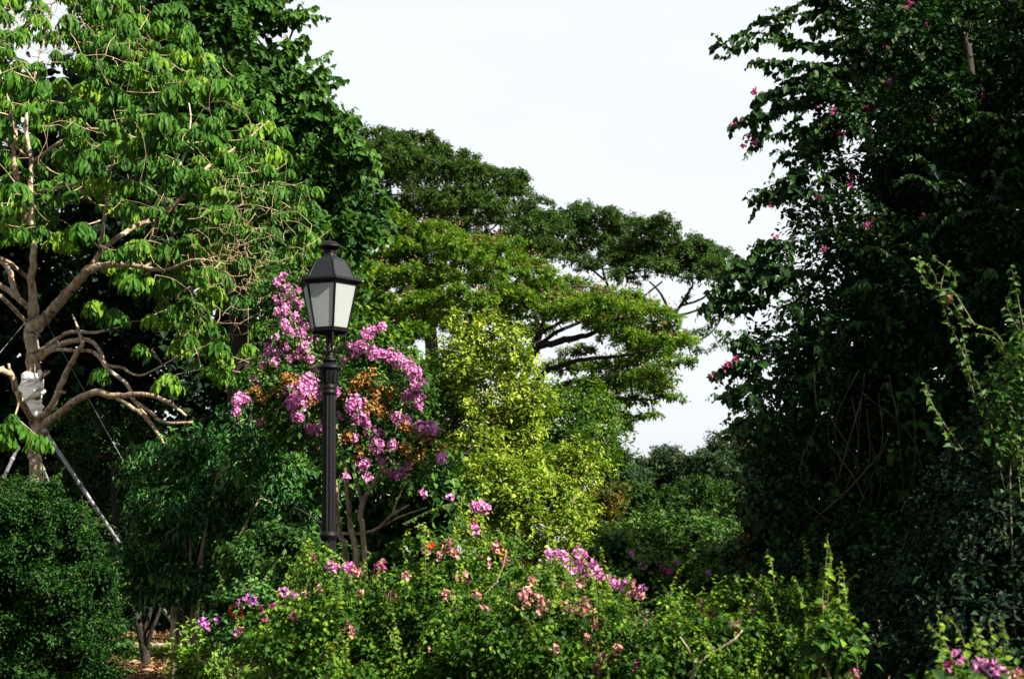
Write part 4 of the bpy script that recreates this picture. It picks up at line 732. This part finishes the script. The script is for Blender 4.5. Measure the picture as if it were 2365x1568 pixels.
bougainvillea('bougainvillea', 'tall upright bush with stacked drooping leaves at the edge of the dark shade', [(1905, 1440, 34, 60, 8.8), (1900, 1540, 50, 80, 8.8), (1930, 1510, 40, 60, 8.9)], 8.8,
  [(1900, 1395, 5, 'rose'), (1950, 1530, 8, 'magenta'), (1960, 1545, 8, 'magenta'), (1925, 1500, 5, 'rose'), (1975, 1560, 8, 'magenta')], leafm='fore', base=-.1,
  shoots=[[(1905, 1480, 8.4), (1900, 1380, 8.4), (1908, 1300, 8.4), (1912, 1232, 8.4)], [(1910, 1480, 8.5), (1912, 1380, 8.5), (1920, 1290, 8.5), (1908, 1240, 8.5)], [(1950, 1500, 8.4), (1955, 1420, 8.4), (1950, 1350, 8.4), (1945, 1300, 8.4)], [(1870, 1500, 8.4), (1860, 1420, 8.4), (1850, 1370, 8.4), (1835, 1330, 8.4)]], L=.055, droop=.6, tops=16)
bougainvillea('bougainvillea', 'sprawling low hedge with scattered magenta specks in front of the far trees', [(1440, 1290, 90, 50, 19), (1560, 1290, 100, 50, 19.5), (1660, 1300, 90, 50, 19), (1500, 1250, 60, 34, 19.5), (1600, 1250, 60, 34, 19.8), (1720, 1290, 60, 40, 18), (1560, 1340, 200, 60, 18), (1780, 1280, 60, 40, 18), (1840, 1270, 60, 50, 16)], 19,
  [(1580, 1262, 5, 'magenta'), (1590, 1265, 4, 'pink'), (1485, 1305, 7, 'pink'), (1530, 1315, 7, 'magenta'), (1550, 1322, 6, 'magenta'), (1635, 1325, 6, 'pink'), (1560, 1300, 4, 'magenta'), (1640, 1300, 4, 'magenta'), (1460, 1280, 5, 'pink'), (1520, 1300, 5, 'magenta'), (1690, 1310, 4, 'magenta')],
  leafm='crape', base=.1, fsp=.17, slen=.3, L=.085, grp=None, fL=.045, tops=60,  # lighter leaf tint stands in for sunlight the thicket blocks
  shoots=[[(1700, 1270, 17), (1730, 1240, 17), (1755, 1200, 17), (1760, 1160, 17)], [(1650, 1270, 17), (1700, 1225, 17), (1740, 1205, 17)], [(1480, 1270, 18), (1470, 1240, 18), (1460, 1215, 18)], [(1540, 1250, 18), (1530, 1220, 18), (1500, 1225, 18)], [(1580, 1250, 18), (1600, 1215, 18)]])
bougainvillea('bougainvillea', 'low bush with pale pink blooms in the bottom right corner', [(2180, 1580, 50, 36, 6.6), (2260, 1585, 60, 40, 6.6), (2340, 1575, 50, 40, 6.6), (2240, 1620, 160, 60, 6.5)], 6.6,
  [(2275, 1545, 22, 'pink'), (2295, 1552, 18, 'pink'), (2262, 1535, 10, 'pink'), (2212, 1515, 9, 'pink'), (2195, 1540, 7, 'magenta'), (2330, 1555, 9, 'pink'), (2350, 1562, 8, 'rose')], fsp=.08, L=.045, ns=20, tops=10, fL=.034, base=-.05)
bougainvillea('bougainvillea', 'small purple and red flowering bush left of the hedge over the leaf litter', [(600, 1400, 55, 34, 13.5), (560, 1430, 50, 30, 13.5), (640, 1430, 60, 40, 13.3), (520, 1420, 36, 24, 13.8), (600, 1470, 60, 30, 13.5)], 13.5,
  [(575, 1380, 13, 'purple'), (560, 1392, 11, 'purple'), (585, 1390, 9, 'purple'), (540, 1410, 12, 'red'), (552, 1418, 9, 'red'), (535, 1420, 7, 'red'), (472, 1438, 10, 'purple'), (502, 1428, 7, 'purple'), (555, 1450, 11, 'rose'), (562, 1465, 11, 'magenta'), (548, 1462, 9, 'purple'), (478, 1448, 6, 'pink'), (600, 1405, 8, 'magenta')], leafm='droop', base=.15, fsp=.13, L=.06, ns=30, tops=24)
stats()
# ------------------------------------------------------------------ the great shaded bougainvillea on the right
def right_mass():
    Y = 13.; root = thing('climbing_bougainvillea', 'huge shaded bougainvillea thicket towering on the right with arching sprays', 'flowering bush', (5.2, 14.5, 0))
    edge = [(1990, -90), (1985, 40), (1940, 130), (1900, 210), (1890, 320), (1860, 380), (1850, 440), (1830, 500), (1840, 560), (1790, 640), (1775, 720), (1755, 800), (1745, 880), (1740, 960), (1750, 1040), (1780, 1110), (1800, 1230), (1900, 1310), (2440, 1310), (2440, -90)]
    bl = poly_blobs(edge, 62, 56, 48, Y, 1.2)
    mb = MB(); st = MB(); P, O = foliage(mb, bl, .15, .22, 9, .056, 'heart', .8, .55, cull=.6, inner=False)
    # deeper body, plus unseen off-frame crown blobs added to shade the thicket
    deep = [blob(x, y, rx, ry, yy) for x, y, rx, ry, yy in [(2250, 100, 260, 260, 15.5), (2300, 500, 260, 260, 15.5), (2300, 900, 260, 260, 15.5), (2200, 1150, 260, 200, 15.5), (1900, 1060, 130, 150, 14.9), (1960, 850, 90, 150, 15.), (2060, 600, 110, 180, 15.2), (2130, 300, 120, 180, 15.2), (1850, 1200, 100, 100, 14.8)]]
    body = deep + [(np.array([9.5, 9.0, 4.5]), np.array([3.4, 3.6, 4.6])), (np.array([12.5, 6.5, 5.0]), np.array([3.6, 3.6, 5.2])), (np.array([9.2, 11.5, 4.5]), np.array([3.2, 3.5, 4.8])), (np.array([13., 10., 5.]), np.array([4., 4., 5.])), (np.array([9.6, 7.0, 2.]), np.array([3., 3., 3.])), (np.array([8.5, 12.5, 4.5]), np.array([3.5, 3., 4.]))]
    foliage(mb, body, .28, .5, 9, .15, 'diamond', .9, .5, cull=.75)
    lime = MB(); T = []
    tips = [[(1960, 40), (1900, 5), (1850, 15), (1780, 38)], [(2000, 110), (1930, 95), (1840, 90), (1760, 85), (1670, 98)], [(1960, 200), (1900, 165), (1830, 160), (1770, 152)], [(1900, 200), (1830, 195), (1770, 230), (1730, 270), (1705, 290)], [(1930, 215), (1850, 215), (1800, 255), (1765, 300), (1745, 335)],
            [(1940, 270), (1890, 290), (1850, 300), (1815, 298)], [(1960, 60), (1920, 45), (1895, 70)], [(1990, 20), (1960, -5), (1920, -15)], [(1900, 330), (1860, 350), (1830, 350)], [(1850, 430), (1800, 450), (1760, 470)], [(1830, 560), (1780, 570), (1750, 575)],
            [(1800, 640), (1740, 640), (1690, 650), (1640, 700)], [(1780, 690), (1730, 690), (1690, 700), (1650, 700)], [(1760, 850), (1710, 850), (1660, 870)], [(1770, 790), (1730, 790), (1700, 800)], [(1760, 930), (1710, 920), (1690, 925)], [(1760, 980), (1710, 960), (1690, 985)], [(1860, 390), (1830, 400), (1790, 455)], [(1820, 620), (1770, 600), (1740, 610)]]
    for t in tips:
        t = t + [(2 * t[-1][0] - t[-2][0] * 1.0 if len(t) < 3 else t[-1][0] + (t[-1][0] - t[-2][0]) * .45, t[-1][1] + (t[-1][1] - t[-2][1]) * .45)]; w = [W(a, b, 11.9) for a, b in t]
        for k in range(3):
            q_ = smooth_path([q + rng.normal(0, .05, 3) for q in w], 3, .018); q_ = q_[:max(4, int(len(q_) * rng.uniform(.85, 1)))]
            shoot(mb, st, q_, .084, .022, 'heart', .85, .9, .006, .05, .55)
            for _ in range(2):
                i = rng.integers(len(q_) - 1); l = rng.uniform(.1, .28); d_ = unit(rng.normal(0, 1, 3) + np.array([-.8, -.2, 0])); shoot(mb, st, [q_[i], q_[i] + d_ * l * .6, q_[i] + d_ * l - UP * l * .3], .055, .03, 'heart', .85, .8, .003, .1, .5)
    edgepts = P[(P[:, 1] < 13.2)]; 
    for i in rng.choice(len(edgepts), 260, replace=False):
        p = edgepts[i]; d = np.array([rng.uniform(-1, .2), rng.uniform(-.8, 0), rng.uniform(-.1, .7)]); l = rng.uniform(.2, .55); d = d / np.linalg.norm(d)
        shoot(mb, st, [p - d * .1, p + d * l * .6, p + d * l - UP * l * .3], .066, .026, 'heart', .85, .9, .004, rng.uniform(-.05, .3))
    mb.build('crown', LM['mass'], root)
    # bare hanging canes, lower middle
    for _ in range(13):
        x = rng.normal(1960, 75); y1 = rng.uniform(820, 1020); p = [W(x + rng.normal(0, 40), y1, 11.7), W(x + rng.normal(0, 25), y1 + 120, 11.5), W(x + rng.normal(0, 30), rng.uniform(1080, 1280), 11.6)]
        tube(st, smooth_path(p, 4), rng.uniform(.002, .0042), 4, cap=False)
    for p in ([(1860, 1160), (1885, 1180), (1915, 1205)], [(1880, 1200), (1960, 1130), (2040, 1040)], [(1880, 860), (1885, 930), (1895, 960)], [(1990, 920), (1960, 1020), (1935, 1110)], [(1920, 1030), (1970, 1100), (2000, 1160)]):
        tube(st, smooth_path([W(a, b, 11.4) for a, b in p], 5), .0065, 5)
    st.build('canes', B_vine, root, True)['kind'] = 'stuff'
    tr = MB(); 
    for dx in (0, .5, -.4, .9): tube(tr, smooth_path([(5.2 + dx, 14.6, 0), (5.0 + dx * 1.5, 14.4, 2), (4.8 + dx * 2.4, 14., 4.6), (4.6 + dx * 3, 13.8, 7)], 5), np.linspace(.11, .04, 16), 9, wob=.08)
    tr.build('trunk', B_dark, root, True)
    fl = [(1748, 205, 8, 'magenta'), (1742, 215, 7, 'magenta'), (1695, 290, 7, 'magenta'), (1708, 285, 5, 'pink'), (1725, 318, 9, 'magenta'), (1738, 310, 7, 'magenta'), (1720, 335, 7, 'magenta'), (1745, 330, 6, 'magenta'), (1890, 238, 11, 'magenta'), (1940, 305, 13, 'magenta'), (1925, 258, 7, 'magenta'), (2010, 255, 9, 'magenta'), (1998, 245, 7, 'magenta'),
      (2000, 120, 10, 'magenta'), (2100, 15, 11, 'magenta'), (2055, 190, 8, 'magenta'), (2160, 270, 8, 'magenta'), (2268, 222, 9, 'magenta'), (1965, 410, 10, 'magenta'), (1960, 430, 6, 'magenta'), (1938, 525, 7, 'pink'), (2005, 520, 9, 'magenta'), (2010, 508, 7, 'magenta'), (2130, 500, 7, 'magenta'), (1890, 455, 7, 'magenta'), (1862, 467, 7, 'magenta'), (1790, 545, 6, 'magenta'), (1900, 575, 7, 'magenta'), (1830, 555, 6, 'magenta'), (2140, 60, 7, 'magenta'),
      (1700, 832, 9, 'magenta'), (1675, 845, 10, 'magenta'), (1650, 870, 6, 'magenta'), (1690, 840, 6, 'rose'), (1780, 470, 6, 'magenta'), (2050, 110, 6, 'magenta'), (2190, 690, 6, 'rose'), (2075, 940, 5, 'magenta')]
    for x, y, r, k in fl: cluster(root, x, y, r, front(P, x, y, r, 11.9) - .05, k, .03, .7)
    return bl
right_mass()
stats()
def edge_shrub():
    tree('glossy_shrub', 'dark shrub with bluish glossy leaves along the right edge', 'shrub', None, Y=9.2, leafm='sheen', cx=2300, tr=.05, ntw=60, rtip=.004, bark=B_vine,
      extra=[(2330, 1050, 140, 120, 9.4), (2260, 1180, 130, 110, 9.2), (2340, 1250, 160, 150, 8.8), (2200, 1330, 150, 120, 9.2), (2300, 1430, 170, 130, 8.6), (2120, 1430, 120, 110, 9.2), (2380, 900, 90, 110, 9.6), (2200, 1530, 200, 90, 8.8)],
      fsp=.11, slen=.2, nl=10, L=.048, kind='ovate', wr=.6, droop=.5)
edge_shrub()
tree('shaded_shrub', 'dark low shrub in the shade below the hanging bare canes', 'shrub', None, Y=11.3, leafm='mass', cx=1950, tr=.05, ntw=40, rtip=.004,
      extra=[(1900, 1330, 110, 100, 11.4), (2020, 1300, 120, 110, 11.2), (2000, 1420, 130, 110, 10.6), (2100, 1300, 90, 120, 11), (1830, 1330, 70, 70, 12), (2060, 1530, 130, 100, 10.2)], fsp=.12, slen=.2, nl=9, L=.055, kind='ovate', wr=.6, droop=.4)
tree('shaded_shrub', 'rust tinged dark bush hugging the left foot of the right thicket', 'shrub', None, Y=15.5, leafm='rust', cx=1780, tr=.06, ntw=40, rtip=.005,
      extra=[(1760, 1010, 50, 60, 15.5), (1760, 1090, 50, 70, 15.6), (1790, 1170, 70, 80, 15.6), (1720, 985, 24, 24, 15.6), (1800, 1260, 90, 70, 15.5)], fsp=.16, slen=.22, nl=9, L=.062, kind='ovate', wr=.6, droop=.4)
def wild():
    Y = 8.6; root = thing('wild_creeper', 'light green creeper with long sunlit shoots at the right edge', 'creeper', (W(2330, 1290, Y)[0], Y, 0)); mb, st = MB(), MB()
    for pts in ([(2280, 1000), (2270, 920), (2230, 830), (2190, 720), (2150, 640), (2120, 595)], [(2240, 760), (2200, 690), (2185, 640), (2165, 590)], [(2330, 900), (2350, 800), (2352, 700), (2348, 620)], [(2360, 950), (2340, 860), (2300, 790), (2240, 750)], [(2300, 1050), (2290, 960), (2250, 870), (2230, 800)],
                [(2350, 1080), (2330, 980), (2310, 900), (2275, 840)], [(2380, 980), (2372, 880), (2360, 790), (2365, 740)], [(2330, 1150), (2325, 1060), (2322, 1000), (2318, 950)], [(2200, 1050), (2170, 990), (2150, 930), (2140, 890)]):
        w = [W(a, b, Y) for a, b in pts]; 
        for k in range(2): shoot(mb, st, [q + rng.normal(0, .03, 3) for q in w], .062, .032, 'ovate', .65, .35, .0055, .1)
    bl = [blob(*b) for b in [(2330, 930, 60, 80, 8.6), (2370, 1000, 50, 90, 8.6), (2290, 1000, 40, 50, 8.6), (2350, 820, 30, 60, 8.6)]]
    foliage(mb, bl, .12, .2, 7, .06, 'ovate', .65, .4, inner=False); mb.build('foliage', LM['myrtle'], root); st.build('stem', B_green, root, True); cluster(root, 2190, 690, 6, Y, 'rose', .03)
    mb = MB(); tube(mb, smooth_path([(W(2330, 1290, Y)[0], Y, 0), W(2335, 1200, Y), W(2335, 1050, Y)], 4), .006, 5); mb.build('base_stem', B_green, root, True)
wild()
stats()
# ------------------------------------------------------------------ distance
for i, (x, y, rx, ry, Y, lab, lm) in enumerate([
  (1440, 1090, 60, 55, 105, 'distant dark tree, leftmost on the skyline right of the golden tree', 'far'), (1520, 1090, 60, 55, 112, 'distant dark tree on the skyline, second from the left', 'far'), (1590, 1085, 55, 50, 118, 'distant dark tree on the skyline, third from the left', 'far'),
  (1665, 1075, 60, 70, 108, 'tallest distant grey green tree with a small tuft on top', 'far'), (1740, 1100, 60, 60, 112, 'distant dark tree half hidden by the right thicket', 'far')]):
    ex = [(x + rng.uniform(-rx, rx) * .8, y + rng.uniform(-ry, ry * 1.4) * .7, rx * .5, ry * .38, Y + rng.uniform(-3, 3)) for _ in range(9)] + [(x, y, rx * .9, ry * .8, Y), (x, y + 60, rx, ry * .9, Y), (x, y + 120, rx, ry, Y)]
    if i == 3: ex += [(1655, 1003, 14, 6, Y), (1668, 1012, 22, 9, Y)]
    tree('distant_tree', lab, 'tree', None, lumps=tiers([(0, 0), (0, 1), (1, 0)], 9, rx * .4, ry * .4, Y, 1, 10, .5, ex[:9]), Y=Y, leafm=lm, grp='trees on the far skyline', extra=ex[9:], fsp=.9, slen=1., nl=14, L=.34, kind='diamond', wr=.5, tr=.3, ntw=20, rtip=.03, cx=x)
for x, y, rx, ry, Y, lab, lm in [
  (1640, 1160, 65, 55, 62, 'rounded mid distance tree with a smooth domed green crown', 'far_round'), (1500, 1165, 75, 50, 60, 'spreading mid distance green tree beside the ochre one', 'far_round'),
  (1400, 1175, 55, 60, 50, 'mid distance tree with ochre yellow flowers in its crown', 'ochre'), (1580, 1140, 40, 30, 75, 'small dark tree seen between two rounded mid distance trees', 'far_round'),
  (1410, 1070, 34, 55, 55, 'slim dark tree standing against the right side of the golden group', 'far_round'), (1720, 1180, 50, 60, 50, 'mid distance tree tucked against the right thicket', 'far_round'), (1560, 1240, 130, 40, 40, 'low dark bank of shrubbery below the mid distance trees', 'far_round'), (1400, 1255, 60, 40, 38, 'dark shrub beside the golden shrub at the end of the hedge', 'far_round')]:
    ex = [(x + rx * .72 * math.cos(q), y - ry * .62 * math.sin(q) * rng.uniform(.4, 1), rx * .34, ry * .28, Y + rng.uniform(-1.5, .5)) for q in rng.uniform(-.3, 3.44, 13)] + [(x, y + ry * .2, rx * .85, ry * .9, Y), (x, y + 70, rx, ry, Y)]
    ex = ex[-2:] if 'bank' in lab else ex[-1:]
    tree('mid_distance_tree', lab, 'tree', None, lumps=tiers([(0, 0), (0, 1), (1, 0)], 9, rx * .4, ry * .4, Y, 1, 12, .5, [(x + rng.uniform(-rx, rx) * .62, y + rng.uniform(-ry, ry * .9) * .62, rx * .42, ry * .36, Y + rng.uniform(-1.5, 1.5)) for _ in range(9)]), Y=Y, leafm=lm, grp='mid distance trees', extra=ex, fsp=.46, slen=.5, nl=12, L=.17, kind='diamond', wr=.55, tr=.15, ntw=20, rtip=.02, cx=x)
stats()
